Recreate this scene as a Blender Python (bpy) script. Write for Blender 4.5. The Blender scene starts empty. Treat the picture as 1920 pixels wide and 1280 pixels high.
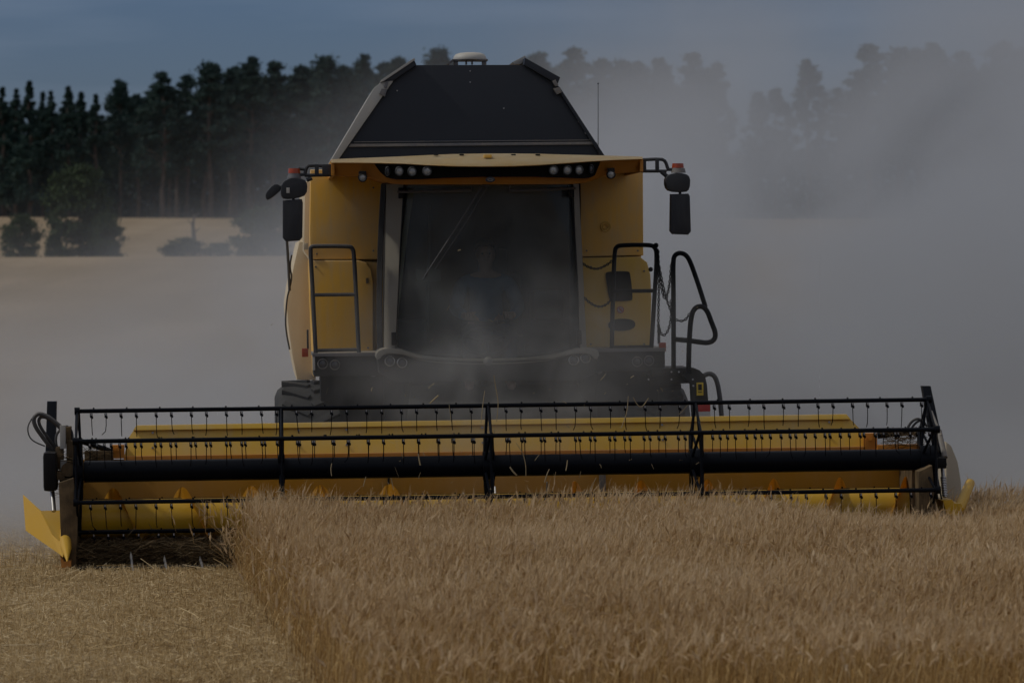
import bpy, bmesh, math, random
import numpy as np
from mathutils import Vector, Matrix, Euler

# ------------------------------------------------------------------ camera, sky, sun, exposure
S = bpy.context.scene
COL = S.collection
R = math.radians
random.seed(7)
RNG = np.random.default_rng(11)

F = 8296.0                     # focal length in photo pixels (1920 wide)
CAMZ, CAMY = 2.336, -34.0
PITCH = math.atan(140.0 / F)   # horizon at y = 500 of 1280
cam_d = bpy.data.cameras.new("camera")
cam_d.sensor_width = 36.0
cam_d.lens = 36.0 * F / 1920.0
cam_d.clip_start = 0.5
cam_d.clip_end = 5000.0
cam_d.dof.use_dof = True
cam_d.dof.focus_distance = 35.3
cam_d.dof.aperture_fstop = 4.8
cam = bpy.data.objects.new("camera", cam_d)
COL.objects.link(cam)
cam.location = (0, CAMY, CAMZ)
cam.rotation_euler = (math.pi / 2 - PITCH, 0, 0)
S.camera = cam

SUN = Vector((-0.69, -0.06, 0.72)).normalized()
SUN_EL = math.asin(SUN.z)
SUN_AZ = math.atan2(SUN.x, SUN.y)

world = bpy.data.worlds.new("World")
S.world = world
world.use_nodes = True
wn, wl = world.node_tree.nodes, world.node_tree.links
wn.clear()
w_out = wn.new("ShaderNodeOutputWorld")
w_bg = wn.new("ShaderNodeBackground")
w_bg.inputs["Strength"].default_value = 0.09
w_sky = wn.new("ShaderNodeTexSky")
w_sky.sky_type = 'NISHITA'
w_sky.sun_disc = False
w_sky.sun_elevation = SUN_EL
w_sky.sun_rotation = SUN_AZ
w_sky.air_density = 1.2
w_sky.dust_density = 0.3
w_sky.ozone_density = 4.0
# thin stretched cloud streaks low over the horizon, by direction
w_tc = wn.new("ShaderNodeTexCoord")
w_map = wn.new("ShaderNodeMapping")
w_map.inputs["Scale"].default_value = (7.0, 7.0, 60.0)
w_noise = wn.new("ShaderNodeTexNoise")
w_noise.inputs["Scale"].default_value = 1.6
w_noise.inputs["Detail"].default_value = 5.0
w_ramp = wn.new("ShaderNodeMapRange")
w_ramp.inputs["From Min"].default_value = 0.44
w_ramp.inputs["From Max"].default_value = 0.72
w_ramp.inputs["To Max"].default_value = 0.28
w_tint = wn.new("ShaderNodeMix"); w_tint.data_type = 'RGBA'; w_tint.blend_type = 'MULTIPLY'
w_tint.inputs["Factor"].default_value = 1.0
w_tint.inputs[7].default_value = (0.515, 0.665, 1.13, 1)
w_mix = wn.new("ShaderNodeMix"); w_mix.data_type = 'RGBA'
w_mix.inputs[7].default_value = (5.6, 6.9, 9.0, 1)
wl.new(w_tc.outputs["Generated"], w_map.inputs["Vector"])
wl.new(w_map.outputs["Vector"], w_noise.inputs["Vector"])
wl.new(w_noise.outputs[0], w_ramp.inputs["Value"])
wl.new(w_sky.outputs["Color"], w_tint.inputs[6])
wl.new(w_tint.outputs[2], w_mix.inputs[6])
wl.new(w_ramp.outputs["Result"], w_mix.inputs["Factor"])
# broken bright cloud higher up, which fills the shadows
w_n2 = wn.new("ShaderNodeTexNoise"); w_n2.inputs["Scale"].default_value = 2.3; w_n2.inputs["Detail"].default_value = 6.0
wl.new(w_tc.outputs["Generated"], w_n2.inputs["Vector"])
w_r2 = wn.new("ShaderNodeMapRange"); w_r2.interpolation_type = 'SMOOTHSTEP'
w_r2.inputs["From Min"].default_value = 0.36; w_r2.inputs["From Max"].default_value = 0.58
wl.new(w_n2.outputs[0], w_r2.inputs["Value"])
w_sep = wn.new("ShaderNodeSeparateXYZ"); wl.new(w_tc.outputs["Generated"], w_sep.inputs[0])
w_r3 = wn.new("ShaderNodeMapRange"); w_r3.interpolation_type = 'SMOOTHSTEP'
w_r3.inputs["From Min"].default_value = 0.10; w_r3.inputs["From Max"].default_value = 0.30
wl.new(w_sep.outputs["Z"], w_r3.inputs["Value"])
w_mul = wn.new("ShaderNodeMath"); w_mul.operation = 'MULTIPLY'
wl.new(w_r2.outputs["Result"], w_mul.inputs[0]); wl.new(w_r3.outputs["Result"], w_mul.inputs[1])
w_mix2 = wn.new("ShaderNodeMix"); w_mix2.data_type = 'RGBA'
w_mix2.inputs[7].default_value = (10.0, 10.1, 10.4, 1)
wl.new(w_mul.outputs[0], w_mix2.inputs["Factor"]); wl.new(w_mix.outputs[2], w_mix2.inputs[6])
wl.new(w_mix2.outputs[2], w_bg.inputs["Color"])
wl.new(w_bg.outputs["Background"], w_out.inputs["Surface"])

sun_d = bpy.data.lights.new("sun", 'SUN')
sun_d.energy = 3.1
sun_d.angle = R(3.0)
sun_d.color = (1.0, 0.965, 0.87)
sun = bpy.data.objects.new("sun", sun_d)
COL.objects.link(sun)
sun.rotation_euler = SUN.to_track_quat('Z', 'Y').to_euler()
sun.location = SUN * 200

S.view_settings.view_transform = 'Standard'
S.view_settings.look = 'None'
S.view_settings.gamma = 1.0
S.view_settings.exposure = -1.36
S.cycles.use_denoising = True
S.cycles.max_bounces = 6
S.cycles.diffuse_bounces = 2
S.cycles.glossy_bounces = 2
S.cycles.transmission_bounces = 3
S.cycles.transparent_max_bounces = 12
S.cycles.volume_bounces = 1
S.cycles.volume_step_rate = 0.6
S.cycles.volume_max_steps = 128
S.cycles.use_adaptive_sampling = True
S.cycles.adaptive_threshold = 0.02

# ------------------------------------------------------------------ helpers: tagging and materials
def tag(o, label=None, cat=None, group=None, kind=None):
    if label: o["label"] = label
    if cat: o["category"] = cat
    if group: o["group"] = group
    if kind: o["kind"] = kind
    return o

def link(o, parent=None):
    COL.objects.link(o)
    if parent: o.parent = parent
    return o

def empty(name, loc=(0, 0, 0)):
    o = bpy.data.objects.new(name, None)
    o.empty_display_size = 0.3
    o.location = loc
    return link(o)

def new_mat(name):
    m = bpy.data.materials.new(name)
    m.use_nodes = True
    n = m.node_tree.nodes
    return m, n, m.node_tree.links, n["Principled BSDF"]

def noise_node(n, l, scale, detail=4, vec="Object", stretch=None):
    tc = n.new("ShaderNodeTexCoord")
    t = n.new("ShaderNodeTexNoise")
    t.inputs["Scale"].default_value = scale
    t.inputs["Detail"].default_value = detail
    src = tc.outputs[vec]
    if stretch:
        mp = n.new("ShaderNodeMapping"); mp.inputs["Scale"].default_value = stretch
        l.new(src, mp.inputs["Vector"]); src = mp.outputs["Vector"]
    l.new(src, t.inputs["Vector"])
    return t

def rng_node(n, l, src, a, b, c, d):
    r = n.new("ShaderNodeMapRange")
    for k, v in zip(("From Min", "From Max", "To Min", "To Max"), (a, b, c, d)):
        r.inputs[k].default_value = v
    l.new(src, r.inputs["Value"])
    return r.outputs["Result"]

def mixc(n, l, fac, a, b):
    m = n.new("ShaderNodeMix"); m.data_type = 'RGBA'
    if hasattr(fac, "links"): l.new(fac, m.inputs["Factor"])
    else: m.inputs["Factor"].default_value = fac
    for k, v in ((6, a), (7, b)):
        if hasattr(v, "links"): l.new(v, m.inputs[k])
        else: m.inputs[k].default_value = (*v, 1)
    return m.outputs[2]

def math_node(n, l, op, a, b=None, clamp=False):
    m = n.new("ShaderNodeMath"); m.operation = op; m.use_clamp = clamp
    for k, v in ((0, a), (1, b)):
        if v is None: continue
        if hasattr(v, "links"): l.new(v, m.inputs[k])
        else: m.inputs[k].default_value = v
    return m.outputs[0]

DUST = (0.52, 0.42, 0.28)

def paint(name, col, rough=0.45, dust=0.35, top=0.5, metal=0.0, scale=2.2, dustcol=DUST, bump=0.02, spec=0.4):
    """painted or moulded surface with settled harvest dust and streaks"""
    m, n, l, b = new_mat(name)
    a = noise_node(n, l, scale, 6)
    s = noise_node(n, l, scale * 4, 4, stretch=(3.0, 3.0, 0.35))
    patch = rng_node(n, l, a.outputs[0], 0.38, 0.68, 0.0, dust)
    streak = rng_node(n, l, s.outputs[0], 0.48, 0.75, 0.0, dust * 0.45)
    g = n.new("ShaderNodeNewGeometry")
    sep = n.new("ShaderNodeSeparateXYZ"); l.new(g.outputs["Normal"], sep.inputs[0])
    up = rng_node(n, l, sep.outputs["Z"], 0.25, 0.9, 0.0, top)
    f = math_node(n, l, 'ADD', patch, streak, True)
    f = math_node(n, l, 'ADD', f, up, True)
    l.new(mixc(n, l, f, col, dustcol), b.inputs["Base Color"])
    l.new(rng_node(n, l, f, 0, 1, rough, 0.85), b.inputs["Roughness"])
    b.inputs["Metallic"].default_value = metal
    b.inputs["Specular IOR Level"].default_value = spec
    if bump:
        bn = noise_node(n, l, scale * 12, 3)
        bp = n.new("ShaderNodeBump"); bp.inputs["Strength"].default_value = bump * 4
        bp.inputs["Distance"].default_value = 0.01
        l.new(bn.outputs[0], bp.inputs["Height"]); l.new(bp.outputs[0], b.inputs["Normal"])
    return m

M = {}
M['yellow'] = paint('yellow_paint', (0.82, 0.455, 0.06), 0.45, 0.6, 0.35, dustcol=(0.56, 0.42, 0.25))
M['yellow_bright'] = paint('bright_yellow_paint', (0.62, 0.345, 0.008), 0.40, 0.10, 0.06)
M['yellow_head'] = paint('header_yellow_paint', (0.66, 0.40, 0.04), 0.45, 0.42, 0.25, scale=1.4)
M['orange'] = paint('deep_orange_paint', (0.55, 0.20, 0.012), 0.5, 0.15, 0.2)
M['visor'] = paint('shaded_visor_paint', (0.50, 0.20, 0.012), 0.45, 0.15, 0.2)  # roof yellow deepened to orange; shade of the downward face put in
M['cream'] = paint('dusty_roof_paint', (0.70, 0.45, 0.12), 0.5, 0.25, 0.38, dustcol=(0.66, 0.60, 0.48))
M['pillar'] = paint('grey_cream_pillar_paint', (0.32, 0.295, 0.245), 0.55, 0.25, 0.2)
M['side'] = paint('sunlit_side_panel_paint', (0.70, 0.58, 0.40), 0.5, 0.35, 0.3)  # dusty yellow side panels; sunlight on them put into the pale colour
M['black'] = paint('black_steel', (0.003, 0.0035, 0.005), 0.42, 0.015, 0.02, spec=0.14)
M['reel'] = paint('black_reel_enamel', (0.0022, 0.0032, 0.006), 0.40, 0.01, 0.01, spec=0.10, dustcol=(0.1, 0.1, 0.1))
M['chassis'] = paint('dusty_black_chassis', (0.006, 0.006, 0.006), 0.65, 0.06, 0.07, dustcol=(0.22, 0.19, 0.15))
M['rail'] = paint('grey_rail_paint', (0.035, 0.035, 0.038), 0.45, 0.18, 0.5, dustcol=(0.25, 0.23, 0.2))
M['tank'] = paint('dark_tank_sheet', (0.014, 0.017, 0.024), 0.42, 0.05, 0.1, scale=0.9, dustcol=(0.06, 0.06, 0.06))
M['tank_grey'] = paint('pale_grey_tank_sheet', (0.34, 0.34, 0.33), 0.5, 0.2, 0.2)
M['plastic'] = paint('black_mirror_plastic', (0.016, 0.018, 0.022), 0.5, 0.1, 0.3, dustcol=(0.2, 0.2, 0.2))
M['lip'] = paint('grey_cab_lip', (0.17, 0.16, 0.135), 0.55, 0.2, 0.2)
M['grey'] = paint('grey_housing', (0.12, 0.12, 0.13), 0.5, 0.2, 0.3)
M['steel'] = paint('worn_bright_steel', (0.42, 0.42, 0.43), 0.35, 0.15, 0.1, metal=0.8)
M['rubber'] = paint('tyre_rubber', (0.020, 0.021, 0.023), 0.8, 0.12, 0.08, dustcol=(.2,.18,.15))
M['beige'] = paint('beige_end_shield', (0.50, 0.44, 0.34), 0.6, 0.2, 0.2)
M['white'] = paint('white_plastic', (0.46, 0.45, 0.42), 0.45, 0.25, 0.15)
M['dirt'] = paint('straw_caked_metal', (0.07, 0.045, 0.02), 0.8, 0.6, 0.3, scale=9, bump=0.08, dustcol=(0.19, 0.125, 0.06))
M['seatcloth'] = paint('dark_seat_cloth', (0.03, 0.032, 0.036), 0.9, 0.1, 0.1)
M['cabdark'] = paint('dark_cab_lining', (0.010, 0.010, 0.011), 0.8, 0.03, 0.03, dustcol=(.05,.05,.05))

def simple(name, col, rough=0.5, metal=0.0, var=0.25, scale=6):
    m, n, l, b = new_mat(name)
    a = noise_node(n, l, scale, 4)
    f = rng_node(n, l, a.outputs[0], 0.3, 0.7, 0, 1)
    l.new(mixc(n, l, f, [c * (1 - var) for c in col], [min(1, c * (1 + var)) for c in col]), b.inputs["Base Color"])
    b.inputs["Roughness"].default_value = rough
    b.inputs["Metallic"].default_value = metal
    return m

M['amber'] = simple('orange_red_lens', (0.36, 0.055, 0.015), 0.3)
M['red'] = simple('red_marker', (0.42, 0.02, 0.015), 0.4)
M['lens'] = simple('clear_lamp_lens', (0.30, 0.30, 0.29), 0.22, 0.15, 0.4, 60)
M['chrome'] = simple('lamp_reflector_ring', (0.55, 0.55, 0.54), 0.3, 0.7, 0.1)
M['darklens'] = simple('dark_lamp_lens', (0.05, 0.05, 0.055), 0.25, 0.1, 0.3, 60)
M['wallp'] = paint('shaded_header_wall_paint', (0.46, 0.215, 0.010), 0.5, 0.12, 0.08, scale=1.2)  # header yellow darkened; the shade on the wall is in the colour
M['flight'] = paint('shaded_flight_paint', (0.60, 0.29, 0.010), 0.45, 0.1, 0.1)  # auger yellow turned more orange; shading of the flights is in the colour
M['sticker'] = simple('yellow_sticker', (0.62, 0.42, 0.02), 0.5)
M['skin'] = simple('skin', (0.48, 0.29, 0.21), 0.55, 0, 0.08, 12)
M['hair'] = simple('brown_hair', (0.05, 0.035, 0.025), 0.7, 0, 0.3, 40)
M['shirt'] = simple('light_blue_cotton', (0.10, 0.19, 0.30), 0.85, 0, 0.12, 14)
M['trousers'] = simple('dark_blue_denim', (0.04, 0.05, 0.08), 0.9, 0, 0.15, 20)
M['mirror'] = simple('mirror_glass', (0.6, 0.62, 0.65), 0.05, 1.0, 0.02)

def glass_mat():
    m, n, l, b = new_mat('dusty_windscreen_glass')
    out = n["Material Output"]
    n.remove(b)
    tr = n.new("ShaderNodeBsdfTransparent"); tr.inputs[0].default_value = (0.55, 0.62, 0.62, 1)
    gl = n.new("ShaderNodeBsdfGlossy"); gl.inputs["Roughness"].default_value = 0.03
    df = n.new("ShaderNodeBsdfDiffuse"); df.inputs[0].default_value = (0.26, 0.29, 0.30, 1)
    fr = n.new("ShaderNodeFresnel"); fr.inputs[0].default_value = 1.28
    mx = n.new("ShaderNodeMixShader"); l.new(fr.outputs[0], mx.inputs[0])
    l.new(tr.outputs[0], mx.inputs[1]); l.new(gl.outputs[0], mx.inputs[2])
    a = noise_node(n, l, 2.2, 5)
    f = rng_node(n, l, a.outputs[0], 0.32, 0.72, 0.08, 0.25)
    m2 = n.new("ShaderNodeMixShader"); l.new(f, m2.inputs[0])
    l.new(mx.outputs[0], m2.inputs[1]); l.new(df.outputs[0], m2.inputs[2])
    l.new(m2.outputs[0], out.inputs["Surface"])
    return m
M['glass'] = glass_mat()

def straw_mat(name, cols, transl=0.3, patch=0.5, rough=0.7):
    m, n, l, b = new_mat(name)
    out = n["Material Output"]
    g = n.new("ShaderNodeNewGeometry")
    cr = n.new("ShaderNodeValToRGB")
    el = cr.color_ramp.elements
    el[0].position = 0; el[0].color = (*cols[0], 1)
    el[1].position = 1; el[1].color = (*cols[-1], 1)
    for k, c in enumerate(cols[1:-1]):
        e = el.new((k + 1) / (len(cols) - 1)); e.color = (*c, 1)
    a = noise_node(n, l, patch, 3)
    f = math_node(n, l, 'ADD', math_node(n, l, 'MULTIPLY', g.outputs["Random Per Island"], 0.75),
                  rng_node(n, l, a.outputs[0], 0.3, 0.7, 0, 0.25), True)
    l.new(f, cr.inputs[0])
    l.new(cr.outputs[0], b.inputs["Base Color"])
    b.inputs["Roughness"].default_value = rough
    b.inputs["Specular IOR Level"].default_value = 0.25
    t = n.new("ShaderNodeBsdfTranslucent"); l.new(cr.outputs[0], t.inputs[0])
    mx = n.new("ShaderNodeMixShader"); mx.inputs[0].default_value = transl
    l.new(b.outputs[0], mx.inputs[1]); l.new(t.outputs[0], mx.inputs[2])
    l.new(mx.outputs[0], out.inputs["Surface"])
    return m

M['barley'] = straw_mat('ripe_barley_ears', [(0.33, 0.19, 0.075), (0.58, 0.405, 0.21), (0.70, 0.525, 0.315), (0.84, 0.69, 0.48)], 0.35, 0.8)
M['stem'] = straw_mat('barley_stems', [(0.14, 0.07, 0.02), (0.41, 0.245, 0.083), (0.57, 0.38, 0.16), (0.74, 0.57, 0.31)], 0.3, 0.8)
M['stubble'] = straw_mat('pale_stubble', [(0.19, 0.115, 0.042), (0.51, 0.36, 0.17), (0.70, 0.535, 0.29), (0.84, 0.70, 0.46)], 0.2, 0.8)
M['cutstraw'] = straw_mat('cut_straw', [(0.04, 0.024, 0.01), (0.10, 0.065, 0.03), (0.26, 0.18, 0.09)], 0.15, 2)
M['flystraw'] = straw_mat('flying_straw', [(0.34, 0.26, 0.14), (0.5, 0.41, 0.26)], 0.3, 2)

def ground_mat():
    m, n, l, b = new_mat('stubble_soil')
    a = noise_node(n, l, 0.12, 6)
    c = noise_node(n, l, 9.0, 8)
    d = noise_node(n, l, 0.35, 4, stretch=(1.0, 0.06, 1.0))
    f1 = rng_node(n, l, a.outputs[0], 0.35, 0.65, 0, 1)
    base = mixc(n, l, f1, (0.30, 0.22, 0.13), (0.39, 0.295, 0.19))
    base = mixc(n, l, rng_node(n, l, d.outputs[0], 0.42, 0.62, 0, 0.55), base, (0.24, 0.175, 0.10))
    base = mixc(n, l, rng_node(n, l, c.outputs[0], 0.42, 0.72, 0, 0.7), base, (0.16, 0.105, 0.05))
    l.new(base, b.inputs["Base Color"])
    b.inputs["Roughness"].default_value = 0.95
    b.inputs["Specular IOR Level"].default_value = 0.1
    bp = n.new("ShaderNodeBump"); bp.inputs["Strength"].default_value = 0.6; bp.inputs["Distance"].default_value = 0.05
    l.new(c.outputs[0], bp.inputs["Height"]); l.new(bp.outputs[0], b.inputs["Normal"])
    return m
M['ground'] = ground_mat()

def leaf_mat(name, c0, c1, c2):
    m, n, l, b = new_mat(name)
    out = n["Material Output"]
    g = n.new("ShaderNodeNewGeometry")
    col = mixc(n, l, g.outputs["Random Per Island"], c0, c1)
    a = noise_node(n, l, 0.35, 3)
    col = mixc(n, l, rng_node(n, l, a.outputs[0], 0.4, 0.65, 0, 0.7), col, c2)
    l.new(col, b.inputs["Base Color"]); b.inputs["Roughness"].default_value = 0.7
    b.inputs["Specular IOR Level"].default_value = 0.2
    t = n.new("ShaderNodeBsdfTranslucent"); l.new(col, t.inputs[0])
    mx = n.new("ShaderNodeMixShader"); mx.inputs[0].default_value = 0.25
    l.new(b.outputs[0], mx.inputs[1]); l.new(t.outputs[0], mx.inputs[2])
    l.new(mx.outputs[0], out.inputs["Surface"])
    return m
M['needle'] = leaf_mat('hazy_pine_needles', (0.024, 0.052, 0.046), (0.048, 0.084, 0.064), (0.024, 0.050, 0.052))  # blue of distant haze put into the needle colour
M['leaf'] = leaf_mat('broad_leaves', (0.035, 0.058, 0.022), (0.060, 0.090, 0.036), (0.030, 0.050, 0.024))
M['wood'] = leaf_mat('hazy_undergrowth', (0.024, 0.044, 0.040), (0.042, 0.066, 0.052), (0.022, 0.038, 0.038))  # distant haze put into the undergrowth colour as well
M['bark'] = simple('pine_bark', (0.10, 0.075, 0.06), 0.9, 0, 0.4, 3)
M['deadwood'] = simple('grey_dead_wood', (0.15, 0.13, 0.11), 0.9, 0, 0.3, 5)

# ------------------------------------------------------------------ helpers: meshes
def fastmesh(name, V, quads=None, tris=None, mat=None, smooth=False, mi=None, mats=()):
    me = bpy.data.meshes.new(name)
    V = np.asarray(V, dtype=np.float32).reshape(-1, 3)
    q = np.zeros((0, 4), np.int32) if quads is None else np.asarray(quads, np.int32).reshape(-1, 4)
    t = np.zeros((0, 3), np.int32) if tris is None else np.asarray(tris, np.int32).reshape(-1, 3)
    me.vertices.add(len(V)); me.vertices.foreach_set("co", V.ravel())
    nl = q.size + t.size
    me.loops.add(nl)
    me.loops.foreach_set("vertex_index", np.concatenate([q.ravel(), t.ravel()]).astype(np.int32))
    me.polygons.add(len(q) + len(t))
    starts = np.concatenate([np.arange(len(q)) * 4, q.size + np.arange(len(t)) * 3]).astype(np.int32)
    me.polygons.foreach_set("loop_start", starts)
    if smooth: me.polygons.foreach_set("use_smooth", np.ones(len(q) + len(t), bool))
    if mi is not None: me.polygons.foreach_set("material_index", np.asarray(mi, np.int32))
    me.update(calc_edges=True)
    if mat: me.materials.append(mat)
    for m_ in mats: me.materials.append(m_)
    return me

def obj(name, bm, mat, parent=None, angle=38, bevel=0):
    if bevel:
        pass
    bmesh.ops.recalc_face_normals(bm, faces=bm.faces[:])
    me = bpy.data.meshes.new(name)
    bm.to_mesh(me); bm.free()
    for p in me.polygons: p.use_smooth = True
    me.set_sharp_from_angle(angle=R(angle))
    me.materials.append(mat)
    o = bpy.data.objects.new(name, me)
    return link(o, parent)

# combine frame: origin on the ground under the header knife, x to the photo's right, y to the rear
YAW, ROLL = R(3.3), R(0.67)
CM = Matrix.Translation((-0.09, 0, 0)) @ Matrix.Rotation(YAW, 4, 'Z') @ Matrix.Rotation(-ROLL, 4, 'Y')
CMI = CM.inverted()
CROT = cam.rotation_euler.to_matrix()

def ray(px, py):
    return CROT @ Vector(((px - 960) / F, -(py - 640) / F, -1.0))

def P(px, py, yl):
    """point of the combine frame seen at a photo pixel, at depth yl behind the knife"""
    o = CMI @ Vector(cam.location)
    d = CMI.to_3x3() @ ray(px, py)
    t = (yl - o.y) / d.y
    return o + d * t

def W(px, py, dist):
    """world point seen at a photo pixel, dist metres in front of the camera"""
    d = ray(px, py)
    return Vector(cam.location) + d * (dist / d.y)

def sc(yl):                    # metres per photo pixel at depth yl
    return (34.0 + yl) / F

def chaikin(pts, it=2, closed=False):
    pts = [Vector(p) for p in pts]
    for _ in range(it):
        new = []
        n = len(pts)
        if not closed: new.append(pts[0])
        for i in range(n if closed else n - 1):
            a, b = pts[i], pts[(i + 1) % n]
            new.append(a * 0.75 + b * 0.25); new.append(a * 0.25 + b * 0.75)
        if not closed: new.append(pts[-1])
        pts = new
    return pts

def tube(bm, pts, r, n=8, closed=False, cap=True):
    pts = [Vector(p) for p in pts]
    N = len(pts)
    rs = r if isinstance(r, (list, tuple)) else [r] * N
    tang = []
    for i in range(N):
        a = pts[(i - 1) % N] if (closed or i > 0) else pts[i]
        b = pts[(i + 1) % N] if (closed or i < N - 1) else pts[i]
        t = (b - a)
        tang.append(t.normalized() if t.length > 1e-9 else Vector((0, 0, 1)))
    ref = Vector((0, 0, 1)) if abs(tang[0].z) < 0.9 else Vector((1, 0, 0))
    u = tang[0].cross(ref).normalized()
    rings = []
    for i in range(N):
        t = tang[i]
        u = (u - t * u.dot(t))
        u = u.normalized() if u.length > 1e-6 else t.orthogonal().normalized()
        v = t.cross(u)
        ring = [bm.verts.new(pts[i] + (u * math.cos(2 * math.pi * k / n) + v * math.sin(2 * math.pi * k / n)) * rs[i]) for k in range(n)]
        rings.append(ring)
    for i in range(N if closed else N - 1):
        A, B = rings[i], rings[(i + 1) % N]
        for k in range(n):
            bm.faces.new((A[k], A[(k + 1) % n], B[(k + 1) % n], B[k]))
    if cap and not closed:
        bm.faces.new(rings[0][::-1]); bm.faces.new(rings[-1])

def ptube(bm, pp, rpx, it=2, n=8, closed=False):
    pts = [P(*p) for p in pp]
    if it: pts = chaikin(pts, it, closed)
    tube(bm, pts, rpx * sc(pp[0][2]), n, closed)

def box(bm, a, b, bev=0.0, mat4=None):
    a, b = Vector(a), Vector(b)
    lo = Vector((min(a.x, b.x), min(a.y, b.y), min(a.z, b.z))); hi = Vector((max(a.x, b.x), max(a.y, b.y), max(a.z, b.z)))
    vs = [bm.verts.new((x, y, z)) for x in (lo.x, hi.x) for y in (lo.y, hi.y) for z in (lo.z, hi.z)]
    fs = [bm.faces.new([vs[i] for i in f]) for f in ((0, 1, 3, 2), (4, 6, 7, 5), (0, 4, 5, 1), (2, 3, 7, 6), (0, 2, 6, 4), (1, 5, 7, 3))]
    bmesh.ops.recalc_face_normals(bm, faces=fs)
    if mat4 is not None:
        for v in vs: v.co = mat4 @ v.co
    if bev:
        es = {e for f in fs for e in f.edges}
        bmesh.ops.bevel(bm, geom=list(es), offset=bev, segments=2, profile=0.7, affect='EDGES')
    return fs

def pbox(bm, x0, y0, x1, y1, ya, yb, bev=0.0):
    a, b = P(x0, y0, ya), P(x1, y1, ya)
    box(bm, (a.x, ya, a.z), (b.x, yb, b.z), bev)

def prism(bm, pp, ya, yb, bev=0.0, it=0):
    """outline given in photo pixels at depth ya, with real thickness to yb"""
    pts = [P(x, y, ya) for x, y in pp]
    if it: pts = chaikin(pts, it, True)
    f = [bm.verts.new(p) for p in pts]
    k = [bm.verts.new((p.x, yb, p.z)) for p in pts]
    n = len(pts)
    fs = [bm.faces.new(f), bm.faces.new(k[::-1])]
    for i in range(n):
        fs.append(bm.faces.new((f[i], k[i], k[(i + 1) % n], f[(i + 1) % n])))
    bmesh.ops.recalc_face_normals(bm, faces=fs)
    if bev:
        es = [e for e in fs[0].edges] + [e for e in fs[1].edges]
        bmesh.ops.bevel(bm, geom=es, offset=bev, segments=2, profile=0.7, affect='EDGES')

def cyl(bm, a, b, r0, r1=None, n=16):
    r1 = r0 if r1 is None else r1
    tube(bm, [a, b], [r0, r1], n)

def loft(bm, rows, close_ends=False):
    vr = [[bm.verts.new(p) for p in row] for row in rows]
    for A, B in zip(vr, vr[1:]):
        for k in range(len(A) - 1):
            bm.faces.new((A[k], A[k + 1], B[k + 1], B[k]))
    return vr

def interp(x, xs, ys):
    return float(np.interp(x, xs, ys))

def sphere(bm, c, r, n=12):
    mt = Matrix.Translation(c) @ Matrix.Diagonal((*((r, r, r) if not hasattr(r, '__len__') else r), 1))
    bmesh.ops.create_uvsphere(bm, u_segments=n, v_segments=max(6, n // 2), radius=1, matrix=mt)

# ------------------------------------------------------------------ terrain
def smooth01(t):
    t = np.clip(t, 0, 1); return t * t * (3 - 2 * t)

def ground_z(x, y):
    x = np.asarray(x, float); y = np.asarray(y, float)
    z = 0.004 * np.clip(x, -12, 12)
    z = z + 2.62 * smooth01((y - 8) / 112.0)                        # gentle rise to the near ridge
    z = z - 2.3 * smooth01((y - 118) / 80.0)                         # hollow behind it
    z = z + 7.2 * smooth01((y - 185) / 250.0)                       # far field climbing to the wood
    far = smooth01((y - 60) / 120)
    z = z + far * (0.35 * np.sin(x * 0.021 + 1.0) * np.sin(y * 0.013) + 0.0)
    return z

def make_ground():
    xs = np.unique(np.concatenate([np.linspace(-900, -60, 29), np.linspace(-60, -10, 26), np.linspace(-10, 10, 81), np.linspace(10, 60, 26), np.linspace(60, 900, 29)]))
    ys = np.unique(np.concatenate([np.linspace(-60, -20, 15), np.linspace(-20, 20, 121), np.linspace(20, 130, 56), np.linspace(130, 520, 80), np.linspace(520, 2500, 25)]))
    X, Y = np.meshgrid(xs, ys)
    Z = ground_z(X, Y)
    near = (np.abs(X) < 12) & (np.abs(Y) < 25)
    Z = Z + near * 0.012 * (np.sin(X * 9.1 + Y * 3) + np.sin(Y * 7.3 - X * 2.0))
    V = np.stack([X, Y, Z], -1).reshape(-1, 3)
    nx, ny = len(xs), len(ys)
    i = np.arange(nx * ny).reshape(ny, nx)
    q = np.stack([i[:-1, :-1], i[:-1, 1:], i[1:, 1:], i[1:, :-1]], -1).reshape(-1, 4)
    o = bpy.data.objects.new("ground", fastmesh("ground", V, q, None, M['ground'], True))
    link(o); tag(o, "harvested stubble field rising to a low ridge with a further field behind", kind="structure")
make_ground()
# ------------------------------------------------------------------ the combine harvester
combine = empty("combine_harvester")
combine.matrix_world = CM
tag(combine, "yellow combine harvester with a wide black reel cutting barley in a cloud of dust", "combine harvester")
BM = bmesh.new

def lean(bm, k, z0, start=0):
    bm.verts.ensure_lookup_table()
    for v in bm.verts[start:]:
        v.co.y += (v.co.z - z0) * k

def part(name, mat, build, parent=None, label=None, angle=38, kind=None):
    bm = BM(); build(bm)
    o = obj(name, bm, M[mat], parent or combine, angle)
    if label: o["label"] = label
    if kind: o["kind"] = kind
    return o

def pb(name, mat, rect, ya, yb, bev=0.01, parent=None, label=None):
    return part(name, mat, lambda b: pbox(b, *rect, ya, yb, bev), parent, label)

def pp(name, mat, poly, ya, yb, bev=0.01, it=0, parent=None, label=None, k=0.0):
    def f(b):
        prism(b, poly, ya, yb, bev, it)
        if k: lean(b, k, min(v.co.z for v in b.verts))
    return part(name, mat, f, parent, label)

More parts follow.
